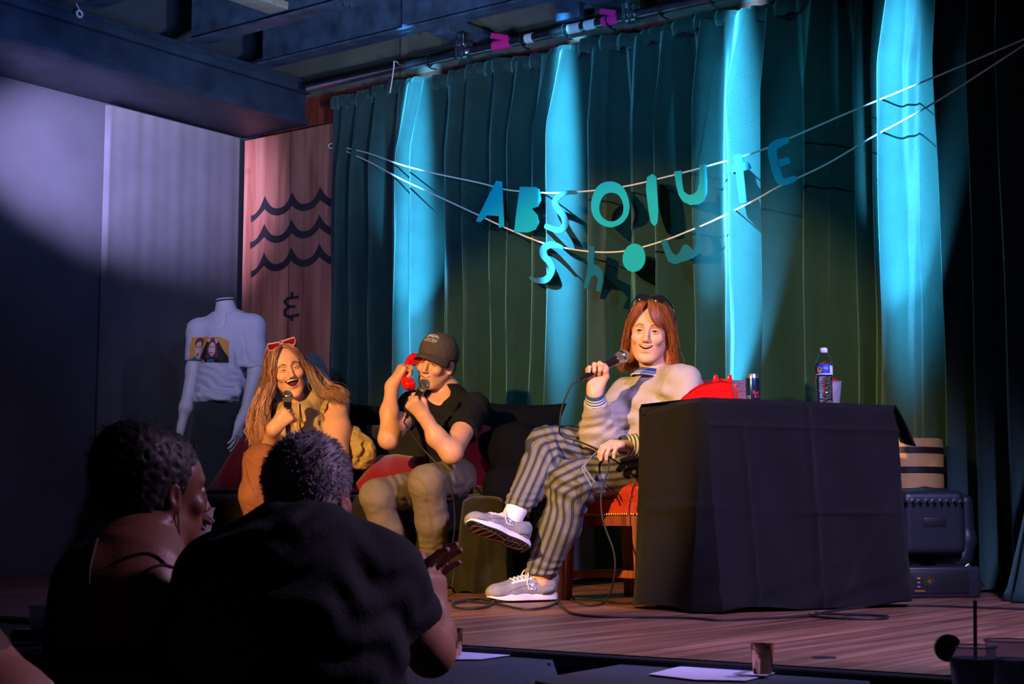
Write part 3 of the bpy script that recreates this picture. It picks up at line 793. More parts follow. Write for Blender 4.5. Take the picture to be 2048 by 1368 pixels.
# ------------------------------------------------------------------ things on the desk
DT = DH + .007
def ondesk(px, D): p_ = P(px, 800, D); p_.z = DT; return p_
# red telephone base
pc = ondesk(1418, 5.93); RX = frame((.15, 1, 0), (0, 0, 1))
t = thing('telephone', 'glossy red telephone base without its handset, on the desk', 'telephone', pc)
prof = [(-.105, 0), (-.105, .012), (-.098, .022), (-.06, .050), (-.02, .069), (.02, .078), (.030, .080), (.062, .080), (.082, .076), (.088, .06), (.094, .03), (.098, 0)]
def xsec(hw, ins=0): return [pc + RX @ Vector((x, hw * (1 - .10 * (z / .08)), z)) for x, z in prof]
rows = []
for w, s_ in ((-.072, .93), (-.078, .985), (-.06, 1.0), (-.02, 1.0), (.02, 1.0), (.06, 1.0), (.078, .985), (.072, .93)):
    rows.append([pc + RX @ Vector((x * s_, w, z * s_)) for x, z in prof])
q = MB(); q.grid(rows); q.add(rows[0], [tuple(range(len(prof)))]); q.add(rows[-1], [tuple(range(len(prof) - 1, -1, -1))]); q.build('telephone_body', 'red_plastic', t, recalc=True)
for w in (-.055, .055):
    for x in (.026, .078):
        q = MB(); q.box(pc + RX @ Vector((x, w, .089)), (.016, .026, .032), RX @ Matrix.Rotation(.16 if x < .05 else .1, 3, 'Y'), bev=.005); q.build('cradle_prong', 'red_plastic', t)
q = MB(); q.box(pc + RX @ Vector((.052, 0, .082)), (.03, .05, .012), RX, bev=.004)
for k in range(3): q.lathe([(0, .006), (.005, .006), (.006, 0)], pc + RX @ Vector((.045 + .01 * (k % 2), -.02 + .02 * k, .088)), 10)
q.build('cradle_button', 'red_plastic', t)
q = MB(); q.box(pc + RX @ Vector((.103, 0, .036)), (.008, .13, .07), RX @ Matrix.Rotation(-.16, 3, 'Y'), bev=.003); q.build('back_plate', 'red_plastic', t)
q = MB(); q.lathe([(.001, .0), (.034, 0), (.036, .004), (.030, .007), (.014, .008), (.001, .008)], pc + RX @ Vector((-.045, 0, .058)), 28, RX @ Vector((-.5, 0, .86))); q.build('dial', 'red_plastic', t)
# energy can
pc = ondesk(1506, 6.17)
t = thing('drink_can', 'slim dark blue energy drink can with red lettering, beside the phone', 'can', pc)
q = MB(); q.lathe([(0, .002), (.022, .0), (.0265, .008), (.0265, .118), (.024, .128), (.0225, .134)], pc, 32, ms=[0, 0, 0, 1, 1]); q.build('can_body', ['can_blue', 'can_silver'], t)
q = MB(); q.lathe([(.0225, .134), (.0235, .136), (.0215, .135), (.020, .130), (0, .130)], pc, 32); q.build('lid', 'can_silver', t)
q = MB()
def on_can(a, z, r=.0268): return pc + Vector((r * sin(a), -r * cos(a), z))
for a0, a1, z0, z1 in ((-1.5, -.5, .004, .05),(-.5, .3, .004, .03)):
    q.grid([[on_can(a0 + (a1 - a0) * k / 8, z) for k in range(9)] for z in (z0, z1)])
q.build('silver_field', 'can_silver', t)
def text_on(txt, name, mt, parent, fn, h, w, thick=.0006, xoff=0, yoff=0):
    """letters mapped through fn(x, y) -> world point; outward displacement handled by fn"""
    cu = bpy.data.curves.new('tmp', 'FONT'); cu.body = txt; cu.size = 1; cu.align_x = 'CENTER'; cu.align_y = 'CENTER'; cu.resolution_u = 3
    ob = bpy.data.objects.new('tmp', cu); COL.objects.link(ob); bpy.context.view_layer.update()
    me = bpy.data.meshes.new_from_object(ob.evaluated_get(bpy.context.evaluated_depsgraph_get()))
    xs = [v.co.x for v in me.vertices]; ys = [v.co.y for v in me.vertices]; wx = max(xs) - min(xs); wy = max(ys) - min(ys)
    V = [fn((v.co.x) / wx * w + xoff, (v.co.y - (max(ys) + min(ys)) / 2) / wy * h + yoff) for v in me.vertices]
    F = [tuple(p_.vertices) for p_ in me.polygons]
    bpy.data.objects.remove(ob); bpy.data.curves.remove(cu); bpy.data.meshes.remove(me)
    b = MB(); b.add(V, F); return b.build(name, mt, parent, smooth=False)
text_on('Red', 'printed_word', 'label_red', t, lambda x, y: on_can(.35 + x / .0268, .062 + y, .02695), .014, .026)
text_on('Bull', 'printed_word', 'label_red', t, lambda x, y: on_can(.55 + x / .0268, .046 + y, .02695), .012, .022)
# leather chair behind the desk
pc = P(1462, 1200, 6.75); pc.z = 0
t = thing('leather_chair', 'dark red leather chair standing behind the desk, only its back showing', 'chair', pc)
RL = frame((.35, -1, 0), (0, 0, 1))
q = MB(); q.box(pc + Vector((0, .0, .44)), (.44, .44, .10), RL, bev=.03); q.build('seat', 'red_leather', t)
rows = []
for i in range(14):
    z = .5 + .44 * i / 13; hw = .215 + .015 * sin(i / 13 * pi)
    fr = [pc + RL @ Vector((x, -.21 - .05 * i / 13 + .03 * (x / hw) ** 2, z)) for x in [hw * (k / 6 - 1) for k in range(13)]]
    bk = [pc + RL @ Vector((x, -.275 - .05 * i / 13 + .03 * (x / hw) ** 2, z)) for x in [hw * (1 - k / 6) for k in range(13)]]
    rows.append(fr + bk)
q = MB(); q.grid(rows, closed_u=True); q.add(rows[-1], [tuple(range(26))]); q.add(rows[0], [tuple(range(25, -1, -1))]); q.build('backrest', 'red_leather', t)
for x in (-.19, .19):
    for y in (-.19, .19):
        q = MB(); q.box(pc + RL @ Vector((x, y, .195)), (.045, .045, .39), RL, bev=.005); q.build('leg', 'chair_wood', t)
# bottle
pc = ondesk(1649, 5.88)
t = thing('water_bottle', 'clear plastic water bottle with blue label and white cap, on the desk', 'bottle', pc)
pr = [(.0, .002), (.026, 0), (.0305, .006)] + [(.0305 + .0012 * sin(z * 700), z) for z in [.01 + .003 * i for i in range(30)]] + [(.029, .102), (.0315, .106), (.0315, .140), (.031, .150), (.026, .166), (.018, .182), (.0125, .190), (.0125, .197)]
q = MB(); q.lathe(pr, pc, 36); q.build('bottle_body', 'bottle_plastic', t, solid=-.0006)
q = MB(); q.lathe([(0, .004)] + [(r * .955, z) for r, z in pr[2:-4] if z > .004] + [(0, pr[-5][1])], pc, 30); q.build('water', 'water', t)
q = MB(); q.lathe([(.0135, .188), (.0150, .190), (.0150, .204), (.0135, .207), (0, .207)], pc, 24); q.build('cap', 'white_label', t)
q = MB(); q.lathe([(.0322, .106), (.0325, .112), (.0325, .138), (.0322, .143)], pc, 36); lab(q.build('label', 'blue_label', t), 'blue paper label')
def on_b(a, z, r=.0328): return pc + Vector((r * sin(a), -r * cos(a), z))
q = MB(); q.grid([[on_b(a0, z) for a0 in [.55 + .1 * k for k in range(8)]] for z in (.110, .139)]); q.grid([[on_b(a0, z) for a0 in [-1.5 + .1 * k for k in range(31)]] for z in (.105, .109)]); q.build('label_panel', 'white_label', t)
q = MB(); q.add([on_b(-.72 + .32 * cos(a), .1235 + .0115 * sin(a), .0331) for a in [i * pi / 10 for i in range(20)]], [tuple(range(20))]); q.build('label_badge', 'orange_label', t, smooth=False)
text_on('PURE LIFE', 'printed_word', 'white_label', t, lambda x, y: on_b(.02 + x / .0328, .129 + y), .008, .020)
# cups behind the bottle
def cup(name, label, cat, base, h, r0, r1, mt, liquid=None, lv=.6, group=None, inner=None):
    t = thing(name, label, cat, base, group)
    q = MB(); q.lathe([(0, .002), (r0, .002), (r0 + (r1 - r0) * .95, h * .95), (r1, h * .985), (r1 + .002, h), (r1 - .0015, h)], base, 32); q.build('cup_wall', mt, t, solid=-.0008)
    q = MB(); q.tube([base + Vector(((r1 + .001) * cos(a), (r1 + .001) * sin(a), h)) for a in [i * pi / 16 for i in range(32)]], .0018, 6, closed=True); q.build('rim', mt, t)
    if liquid:
        q = MB(); q.lathe([(0, .004), (r0 * .97, .004), ((r0 + (r1 - r0) * lv) * .97, h * lv), (0, h * lv)], base, 28); q.build('drink', liquid, t)
    return t
pc = ondesk(1664, 6.10)
cup('plastic_cup', 'clear plastic cup standing behind the water bottle on the desk', 'cup', pc, .098, .028, .038, 'clear_plastic')
q = MB(); pc2 = ondesk(1653, 6.22); q.lathe([(0, 0), (.03, 0), (.044, .118), (.046, .121), (.043, .119), (.029, .004), (0, .004)], pc2, 32)
tag(q.build('party_cup', 'red_plastic'), 'red plastic party cup behind the water bottle', 'cup')

# ------------------------------------------------------------------ red leather stool
sc_ = Vector((.505, 6.455, 0)); RS = frame((-.70, -.71, 0), (0, 0, 1)); SW = .24
t = thing('leather_stool', 'glossy red leather stool with brass nails, seating the person in stripes', 'stool', sc_)
def rrect(hw, r, z, n=8, puff=0):
    out = []
    for cx, cy, a0 in ((1, 1, 0), (-1, 1, 90), (-1, -1, 180), (1, -1, 270)):
        for k in range(n + 1):
            a = radians(a0 + 90 * k / n); out.append(sc_ + RS @ Vector((cx * (hw - r) + r * cos(a), cy * (hw - r) + r * sin(a), z)))
    return out
lv = [(SW - .012, .338), (SW, .345), (SW + .004, .37), (SW + .003, .392), (SW + .006, .398), (SW + .006, .402), (SW + .001, .408), (SW + .008, .425), (SW + .006, .448), (SW - .012, .462), (SW - .07, .470), (.02, .474)]
q = MB(); q.grid([rrect(h_, .05 if h_ > .1 else .01, z) for h_, z in lv], closed_u=True); q.build('cushion', 'red_leather', t)
q = MB(); q.tube(rrect(SW + .004, .05, .400), .005, 6, closed=True); q.build('piping', 'red_leather', t)
q = MB(); rr = rrect(SW + .001, .05, .343, 5); seg = []
for i in range(len(rr)):
    a, b_ = rr[i], rr[(i + 1) % len(rr)]; k = max(1, int((b_ - a).length / .0115))
    seg += [a + (b_ - a) * j / k for j in range(k)]
for s_ in seg:
    n_ = (s_ - sc_); n_.z = 0; n_.normalize(); q.lathe([(.0048, 0), (.0036, .003), (0, .0042)], s_, 6, n_)
o = q.build('nail_trim', 'brass', t); o['kind'] = 'stuff'
q = MB(); q.grid([rrect(SW - .008, .045, z) for z in (.342, .300, .298)], closed_u=True); q.build('seat_rail', 'chair_wood', t)
for x in (-1, 1):
    for y in (-1, 1):
        rows = []
        for z, w in ((.34, .030), (.2, .027), (0, .020)):
            c_ = sc_ + RS @ Vector((x * (SW - .034), y * (SW - .034), z)); g = w * .25
            rows.append([c_ + RS @ Vector((a * w, b_ * w, 0)) for a, b_ in ((1, 1), (.2, .8), (-.2, .8), (-1, 1), (-.8, .2), (-.8, -.2), (-1, -1), (-.2, -.8), (.2, -.8), (1, -1), (.8, -.2), (.8, .2))])
        q = MB(); q.grid(rows, closed_u=True); q.add(rows[-1], [tuple(range(11, -1, -1))]); q.build('leg', 'chair_wood', t, smooth=False)
for a, b_ in (((-1, -1), (-1, 1)), ((1, -1), (1, 1)), ((-1, 0), (1, 0))):
    pa, pb = [sc_ + RS @ Vector((k[0] * (SW - .036), k[1] * (SW - .036), .10)) for k in (a, b_)]
    q = MB(); q.box((pa + pb) / 2, ((pb - pa).length, .02, .032), frame((pb - pa).cross(Vector((0, 0, 1))), (0, 0, 1)), bev=.003); q.build('stretcher', 'chair_wood', t)

# ------------------------------------------------------------------ sofa
S0 = Vector((-1.74, 8.13, 0)); SE = Vector((.905, -.425, 0)); SB = Vector((.425, .905, 0)); SL = 2.02
def SF(u, v, z): return S0 + SE * u + SB * v + Vector((0, 0, z))
RF = Matrix((SE, SB, Vector((0, 0, 1)))).transposed()
t = thing('sofa', 'long low sofa under a dark cover, seating the two people on the left', 'sofa', SF(SL / 2, .4, 0))
rows = []
for i in range(20):
    f_ = i / 19; row = []
    for k in range(91):
        u = SL * k / 90
        if f_ < .35: z = .425 - .0 * f_; v = .34 - (.34 - .03) * f_ / .35; z = .435 + .012 * sin(u * 6) * (f_ / .35)
        elif f_ < .5: a = (f_ - .35) / .15 * pi / 2; z = .385 + .05 * cos(a); v = .03 - .05 * sin(a)
        else: w = (f_ - .5) / .5; z = .385 * (1 - w) + .008; v = -.02 - .035 * w + .018 * sin(u * 19 + w) * (.3 + w) + .010 * sin(u * 47) * w
        row.append(SF(u, v, z))
    rows.append(row)
q = MB(); q.grid(rows); q.build('front_cover', 'sofa_cover', t, solid=.008)
q = MB(); q.box(SF(SL / 2, .42, .22), (SL - .02, .76, .40), RF, bev=.02); q.build('base', 'sofa_cover', t)
for k in range(3):
    q = MB(); q.box(SF(SL * (k + .5) / 3, .36, .44), (SL / 3 - .01, .62, .07), RF, bev=.025); q.build('seat_cushion', 'sofa_cover', t)
q = MB(); q.box(SF(SL / 2, .74, .56), (SL, .18, .46), RF, bev=.06); q.build('backrest', 'sofa_cover', t)
def pillow(c, w, h, d, R, label, mt, name='cushion', grp=None):
    rows = []
    n = 20
    f = Field(.012)
    V = []; q = MB()
    for sgn in (1, -1):
        rows = []
        for i in range(n + 1):
            row = []
            for j in range(n + 1):
                x = 2 * i / n - 1; y = 2 * j / n - 1
                th = ((1 - x ** 2) * (1 - y ** 2)) ** .45
                px_ = x * (1 - .10 * (1 - y * y)) * w / 2; py_ = y * (1 - .10 * (1 - x * x)) * h / 2
                row.append(Vector(c) + R @ Vector((px_, sgn * (th * d / 2 + .004 + .006 * sin(x * 7 + y * 3) * th), py_)))
            rows.append(row if sgn > 0 else row[::-1])
        q.grid(rows)
    o = q.build(name, mt, None); return tag(o, label, 'cushion', grp)
RT = lambda yaw, tilt, roll=0: rotz(yaw) @ Matrix.Rotation(tilt, 3, 'X') @ Matrix.Rotation(roll, 3, 'Y')
pillow(P(492, 950, 8.30), .34, .34, .15, RT(-.45, -.35, .45), 'magenta red cushion at the left end of the sofa', 'red_cushion')
pillow(P(785, 952, 7.74), .34, .30, .14, RT(-.45, -.9, .1), 'red cushion lying between the two people on the sofa', 'red_cushion')
pillow(P(990, 938, 7.55), .44, .42, .14, RT(-.3, -.25, .25), 'red cushion behind the hip of the cap wearer', 'red_cushion')
pillow(P(740, 890, 8.35), .52, .48, .18, RT(-.45, -.25, .05), 'dark navy cushion against the sofa back between the two people', 'navy_cushion')
pillow(P(1010, 888, 7.86), .58, .46, .2, RT(-.45, -.3, .08), 'dark navy cushion at the right end of the sofa back', 'navy_cushion')
pillow(P(795, 905, 7.98), .40, .36, .16, RT(-.45, -.4, -.1), 'fuzzy olive grey cushion under the raised elbow of the cap wearer', 'sofa_cover')
# black jacket heap at right of the sofa
f = Field(.012); f.chain([P(990, 900, 7.62), P(1040, 905, 7.45), P(1075, 925, 7.35)], [.11, .13, .09], .06); f.chain([P(1020, 980, 7.3), P(1060, 960, 7.25)], [.13, .10], .06)
f.warp(lambda X, Y, Z: .012 * vnoise(X * 3, Y * 3, Z * 3, 5))
tag(sdf_obj('jacket_heap', f, 'navy_cushion'), 'black jacket heaped on the right end of the sofa', 'jacket')
# draped pouf
pc = P(966, 1188, 6.92); pc.z = 0
rows = []
for i in range(26):
    f_ = i / 25; row = []
    for k in range(72):
        a = 2 * pi * k / 72; cx = cos(a); sy = sin(a); sq_ = (abs(cx) ** 4 + abs(sy) ** 4) ** -.25
        if f_ < .3: r = .090 * (f_ / .3); z = .425 - .02 * (f_ / .3) ** 3
        else: w = (f_ - .3) / .7; r = .094 + .030 * w + .014 * sin(a * 7 + 2 * w) * w + .008 * sin(a * 13) * w; z = .405 * (1 - w) + .004
        row.append(pc + Vector((cx * sq_ * r, .16 + sy * sq_ * r, z + .006 * sin(a * 5) * f_)))
    rows.append(row)
q = MB(); q.grid(rows, closed_u=True); o = q.build('draped_pouf', 'olive_velvet')
tag(o, 'olive velvet draped pouf on the floor between the two men\'s feet' if 0 else 'olive velvet draped pouf just left of the raised trainer', 'pouf')
# black round-backed chair behind the laughing woman
pc = P(624, 1200, 8.95); pc.z = 0
t = thing('black_chair', 'black round-backed chair behind the laughing woman, before the wooden board', 'chair', pc)
RC = frame((.2, -1, 0), (0, 0, 1))
q = MB(); prof_ = [(.13 * cos(a), .50 * sin(a)) for a in [pi * i / 24 for i in range(25)]]
poly = [pc + RC @ Vector((x, -.2, .74 + z * 1.08)) for x, z in [(.15 * cos(a), .50 * sin(a)) for a in [pi * i / 24 for i in range(25)]]]
q.prism(poly, .05, RC @ Vector((0, -1, 0))); q.build('backrest', 'black_plastic', t)
q = MB(); q.box(pc + Vector((0, 0, .45)), (.4, .4, .05), RC, bev=.02); q.build('seat', 'black_plastic', t)
for x in (-.17, .17):
    for y in (-.17, .17):
        q = MB(); q.tube([pc + RC @ Vector((x, y, 0)), pc + RC @ Vector((x * .9, y * .9, .43))], .014, 8); q.build('leg', 'black_plastic', t)
    q = MB(); q.tube([pc + RC @ Vector((x * .75, -.19, .45)), pc + RC @ Vector((x * .7, -.225, .80))], .012, 8); q.build('back_post', 'black_plastic', t)

# ------------------------------------------------------------------ barrel and moving light at the right
pc = P(1818, 1165, 6.98); pc.z = 0
t = thing('barrel', 'pale drum with dark hoops and warm light in its colour, half hidden behind the desk', 'barrel', pc)
q = MB(); q.lathe([(0, .0), (.15, 0), (.158, .05), (.160, .35), (.163, .62), (.160, .665), (.150, .672), (0, .672)], pc, 40); q.build('drum', 'barrel_warm_lit', t)
for z in (.62, .535, .40, .12):
    q = MB(); q.lathe([(.160, z - .014), (.168, z - .012), (.168, z + .012), (.160, z + .014)], pc, 40); q.build('hoop', 'black_plastic', t)
pc = P(1853, 1187, 6.72); pc.z = 0
t = thing('moving_light', 'black moving head stage light on the floor at the right', 'stage light', pc)
RM = frame((.1, -1, 0), (0, 0, 1))
def MLt(x, y, z): return pc + RM @ Vector((x, y, z * .86))
q = MB(); q.box(MLt(0, 0, .075), (.36, .30, .13), RM, bev=.012); q.build('base', 'fixture_plastic', t)
q = MB(); q.box(MLt(.0, .153, .075), (.25, .006, .09), RM, bev=.002); q.build('control_panel', 'black_plastic', t)
q = MB(); q.lathe([(0, .004), (.010, .004), (.012, 0)], MLt(.045, .157, .08), 16, RM @ Vector((0, 1, 0)))
for k in range(8): q.lathe([(0, .003), (.003, .003), (.004, 0)], MLt(.045 + .02 * cos(k * pi / 4), .156, .08 + .02 * sin(k * pi / 4)), 8, RM @ Vector((0, 1, 0)))
q.build('control_knob', 'brass', t)
for k in range(3):
    q = MB(); q.box(MLt(.09, .157, .055 + .02 * k), (.012, .004, .006), RM); q.build('button', 'orange_label' if k == 2 else 'print_gray', t)
text_on('AMPRO', 'printed_word', 'orange_label', t, lambda x, y: MLt(.085 - x, .1575, .035 + y), .008, .045)
for s_ in (-1, 1):
    f = Field(.006); f.chain([MLt(s_ * .10, 0, .17), MLt(s_ * .155, 0, .20), MLt(s_ * .185, 0, .27), MLt(s_ * .185, 0, .48)], [.05, .055, .045, .040], .03, sq=((1, 0, 0), .6)) if 0 else f.chain([MLt(s_ * .05, 0, .165), MLt(s_ * .15, 0, .185), MLt(s_ * .18, 0, .27), MLt(s_ * .178, 0, .46)], [.040, .045, .038, .034], .03)
    sdf_obj('yoke_arm', f, 'fixture_plastic', t)
f = Field(.006); f.box(MLt(0, 0, .36), (.105, .085, .10), RM @ Matrix.Rotation(0, 3, 'X'), .035); f.cone(MLt(0, 0, .45), MLt(0, 0, .52), .10, .085, .03, flat=2)
for k in range(9): f.cone(MLt(-.12 + .03 * k, .14, .455), MLt(-.12 + .03 * k, .0, .475), .007, .007, .004)
sdf_obj('head', f, 'fixture_plastic', t)
q = MB(); q.lathe([(.07, 0), (.068, .006), (.04, .014), (0, .018)], MLt(0, 0, .518), 28); q.build('lens', 'lens_glass', t)
q = MB(); q.box(MLt(0, .118, .36), (.10, .008, .04), RM, bev=.003); q.build('vent_plate', 'black_plastic', t)
q = MB(); q.box(MLt(-.16, .12, .10), (.03, .02, .12), RM @ Matrix.Rotation(.6, 3, 'Y'), bev=.004); q.build('carry_handle', 'pipe_steel', t)

# ------------------------------------------------------------------ cables on the floor
def cable(name, label, pts, r=.0042):
    q = MB(); q.tube(spline([PZ(x, y, r * 1.2 + (z_[0] if z_ else 0)) for x, y, *z_ in pts], 7), r, 8); return tag(q.build(name, 'rubber'), label, 'cable')
cable('floor_cable', 'black cable looping on the boards between the trainers and the pouf', [(905, 1205), (960, 1198), (985, 1206), (960, 1216), (918, 1216), (905, 1208), (935, 1203), (975, 1207), (1005, 1210), (1045, 1218), (1090, 1215), (1118, 1203)])
cable('floor_cable', 'black cable running from the planted trainer under the desk front to the right', [(1116, 1204), (1128, 1217), (1150, 1228), (1200, 1233), (1290, 1234), (1380, 1236), (1440, 1240), (1540, 1236), (1620, 1231), (1660, 1222), (1720, 1215), (1800, 1211), (1880, 1212), (1960, 1215), (2060, 1218)])
cable('floor_cable', 'black cable loop lying in front of the desk bottom right corner', [(1618, 1229), (1640, 1234), (1700, 1237), (1760, 1237), (1775, 1233), (1740, 1230), (1680, 1228), (1630, 1226)])
q = MB(); q.lathe([(0, .0012), (.028, .0012), (.030, 0)], PZ(1648, 1315, .001), 24); tag(q.build('floor_plate', 'black_plastic'), 'small round black plate set in the stage boards near the front edge', 'plate')

# ------------------------------------------------------------------ audience tables
def ftable(name, label, corners, z=-.02, drop=.35):
    cs = [Vector((c.x, c.y, z)) for c in corners]; cc = sum(cs, Vector()) / 4
    t = thing('cafe_table', label, 'table', Vector((cc.x, cc.y, -.75)))
    q = MB(); q.prism([cc + (c - cc) * .97 - Vector((0, 0, .03)) for c in cs], .025, (0, 0, 1)); q.build('table_top', 'black_plastic', t, smooth=False)
    q = MB(); q.lathe([(0, 0), (.22, 0), (.22, .015), (.03, .03), (.028, .70), (0, .70)], Vector((cc.x, cc.y, -.75)), 20); q.build('pedestal', 'black_plastic', t)
    loop = []; n = 20
    for i in range(4):
        a, b_ = cs[i], cs[(i + 1) % 4]
        for k in range(n): loop.append(a + (b_ - a) * ((k + .5) / n))
    # round the corners
    loop = [(loop[i - 2] + loop[i - 1] + loop[i] + loop[(i + 1) % len(loop)] + loop[(i + 2) % len(loop)]) / 5 for i in range(len(loop))]
    rows = [[cc + (p_ - cc) * s_ for p_ in loop] for s_ in (.02, .5, .9, .985)]
    for k in range(1, 10):
        f_ = k / 9
        rows.append([p_ + (p_ - cc).normalized() * (.012 + .02 * f_ + .016 * f_ * sin(i * .55 + k * .1)) - Vector((0, 0, .008 + drop * f_)) for i, p_ in enumerate(loop)])
    q = MB(); q.grid(rows, closed_u=True); q.build('tablecloth', 'audience_cloth', t, recalc=False)
    return t
ftable('t', 'dark covered cafe table at the stage edge in front of the clapping man', [PZ(1112, 1304, -.02), PZ(690, 1284, -.02), PZ(640, 1352, -.02), PZ(1108, 1322, -.02)])
ftable('t', 'dark covered cafe table at the stage edge holding the bottom right candle', [PZ(1742, 1350, -.02), PZ(1300, 1318, -.02), PZ(1040, 1362, -.02), PZ(1750, 1440, -.02)])
ftable('t', 'dark cafe table at the bottom left beside the woman with the updo', [PZ(200, 1246, -.02), PZ(-160, 1236, -.02), PZ(-240, 1296, -.02), PZ(190, 1312, -.02)])
ftable('t', 'dark cafe table at the bottom right corner under the tall drinks', [PZ(2200, 1420, -.04), PZ(1900, 1400, -.04), PZ(1800, 1520, -.04), PZ(2260, 1540, -.04)])
def paper(label, pts, z=-.0165):
    q = MB(); q.prism([PZ(x, y, z) for x, y in pts], .0012, (0, 0, 1)); return tag(q.build('paper_menu', 'paper', smooth=False), label, 'paper')
paper('white paper menu on the table beside the clapping man\'s elbow', [(722, 1306), (790, 1303), (838, 1309), (822, 1322), (780, 1326), (722, 1324)], -.0108)
paper('white paper menu on the table right of the clapping hands', [(868, 1315), (905, 1302), (955, 1294), (1092, 1304), (1010, 1312), (960, 1319), (900, 1319)])
pm_ = paper('white paper menu under the candle at bottom right', [(1297, 1349), (1345, 1337), (1400, 1326), (1480, 1328), (1577, 1338), (1530, 1352), (1490, 1362), (1390, 1360)])
q = MB(); q.prism([PZ(x, y, -.0150) for x, y in ((1465, 1347), (1500, 1339), (1512, 1341), (1480, 1349))], .0004, (0, 0, 1)); q.build('printed_logo', 'print_gray', pm_, smooth=False)
def candle(px, py, D, label):
    pc = P(px, py, D); pc.z = -.0100
    t = thing('candle_holder', label, 'candle', pc)
    q = MB(); q.lathe([(0, 0), (.019, 0), (.0215, .004), (.0255, .062), (.0262, .066), (.0235, .066), (.019, .008), (0, .006)], pc, 32); q.build('cup', 'copper', t)
    q = MB(); q.lathe([(0, .008), (.018, .008), (.0185, .03), (0, .031)], pc, 20); q.build('candle', 'wax', t)
    q = MB(); q.lathe([(0, .031), (.0035, .036), (.004, .042), (.002, .050), (0, .056)], pc, 10); q.build('flame', 'flame', t)
    return pc
candle(1525, 1335, 3.56, 'copper candle holder on the table at bottom right')
candle(906, 1300, 4.02, 'copper candle holder behind the clapping hands')
# drinks
pc = P(88, 1293, 4.32); pc.z = -.012
cup('plastic_cup', 'clear plastic cup of iced drink on the table at the left edge', 'cup', pc, .108, .030, .042, 'clear_plastic', 'cloudy_drink', .5)
pc = P(1947, 1400, 3.02); pc.z = -.024 - .0
cup('plastic_cup', 'clear plastic cup with a lime wedge and black straw at the right edge', 'cup', pc, .118, .032, .045, 'clear_plastic', 'cloudy_drink', .82)
lime_c = pc + Vector((-.046, -.005, .115))
mat('lime', (.20, .26, .05), .4)
q = MB(); q.prism([lime_c + Vector((.026 * cos(a), .004, .026 * sin(a))) for a in [radians(30 + 240 * k / 14) for k in range(15)]], .008, (0, -1, 0)); tag(q.build('lime_wedge', 'lime'), 'lime wedge stuck on the cup rim at bottom right', 'lime')
q = MB(); q.tube([pc + Vector((.004, 0, .01)), pc + Vector((.000, -.03, .205))], .0036, 8); tag(q.build('drinking_straw', 'rubber'), 'tall black straw standing in the cup with lime', 'straw')
pc = P(2022, 1400, 3.16); pc.z = -.024
cup('plastic_cup', 'clear plastic cup at the bottom right corner, rightmost of the drinks', 'cup', pc, .118, .034, .047, 'clear_plastic', 'cloudy_drink', .7)
pc = P(62, 1275, 4.5); pc.z = -.012
q = MB(); q.box(pc + Vector((0, 0, .018)), (.11, .08, .034), rotz(.3), bev=.014); tag(q.build('dark_pouch', 'black_plastic'), 'small black pouch lying beside the cup at the left edge', 'pouch')
# ------------------------------------------------------------------ people: materials
mat('skin_fair', (.72, .38, .235), .48, sss=.18, bump=.06, bscale=220, var=.06, vscale=30)
mat('skin_warm', (.70, .36, .215), .44, sss=.18, bump=.06, bscale=220, var=.06, vscale=30)
mat('skin_tan', (.36, .17, .12), .5, bump=.1, bscale=200)
mat('skin_dark', (.17, .065, .042), .45, bump=.1, bscale=200)
mat('lips', (.60, .22, .16), .42)
mat('lips_pink', (.62, .16, .15), .3)
mat('mouth_dark', (.10, .012, .012), .5)
mat('teeth', (.85, .80, .70), .3)
mat('eye_white', (.78, .75, .72), .25)
mat('iris', (.05, .03, .02), .2)
mat('lash', (.03, .015, .01), .7)
mat('brow_light', (.30, .13, .06), .8)
mat('brow_dark', (.13, .06, .035), .8)
mat('hair_auburn', (.30, .085, .022), .42, var=.45, vscale=45, stretch=(1, 1, .25))
mat('hair_brown', (.20, .095, .045), .45, var=.45, vscale=45, stretch=(1, 1, .25))
mat('hair_tips', (.52, .22, .13), .5, var=.35, vscale=45, stretch=(1, 1, .25))
mat('hair_short', (.10, .05, .03), .7)
mat('hair_gray', (.26, .24, .28), .6, var=.6, vscale=60)
mat('hair_black', (.010, .009, .010), .6)
mat('cap_cloth', (.075, .055, .05), .85, bump=.3, bscale=400, var=.12)
mat('cap_print', (.75, .7, .66), .8)
mat('tee_black', (.009, .010, .011), .85, spec=.2, bump=.3, bscale=300)
mat('tee_dark', (.010, .016, .021), .88, spec=.3, bump=.3, bscale=200)
mat('trouser_olive', (.20, .155, .095), .85, bump=.35, bscale=420, var=.15, vscale=14)
mat('vest_khaki', (.42, .29, .115), .7, bump=.35, bscale=30, var=.12, vscale=9)
mat('sweat_grey', (.43, .375, .31), .92, bump=.4, bscale=260, var=.10, vscale=240)
mat('band_blue', (.03, .10, .20), .85)
mat('band_white', (.75, .72, .68), .85)
mat('sock_white', (.80, .76, .74), .9, bump=.3, bscale=200)
mat('shoe_grey', (.25, .235, .235), .85, bump=.3, bscale=120, var=.15, vscale=30)
mat('shoe_mesh', (.22, .23, .25), .8, bump=.4, bscale=500)
mat('shoe_dark', (.02, .02, .025), .8)
mat('sole_white', (.72, .68, .66), .6)
mat('sole_black', (.02, .018, .018), .7)
mat('sole_brown', (.16, .05, .03), .6)
mat('lace', (.72, .66, .60), .85)
mat('boot_suede', (.25, .085, .03), .9, bump=.3, bscale=90, var=.15)
mat('sun_pink', (.75, .25, .25), .3)
mat('lens_red', (.20, .008, .02), .12, coat=1)
mat('gloss_black', (.012, .010, .012), .08, coat=1)
mat('mic_grille', (.42, .40, .36), .35, metal=.9, bump=.9, bscale=700)
mat('ring_silver', (.8, .8, .8), .15, metal=1)
mat('grey_shirt', (.5, .5, .55), .85)

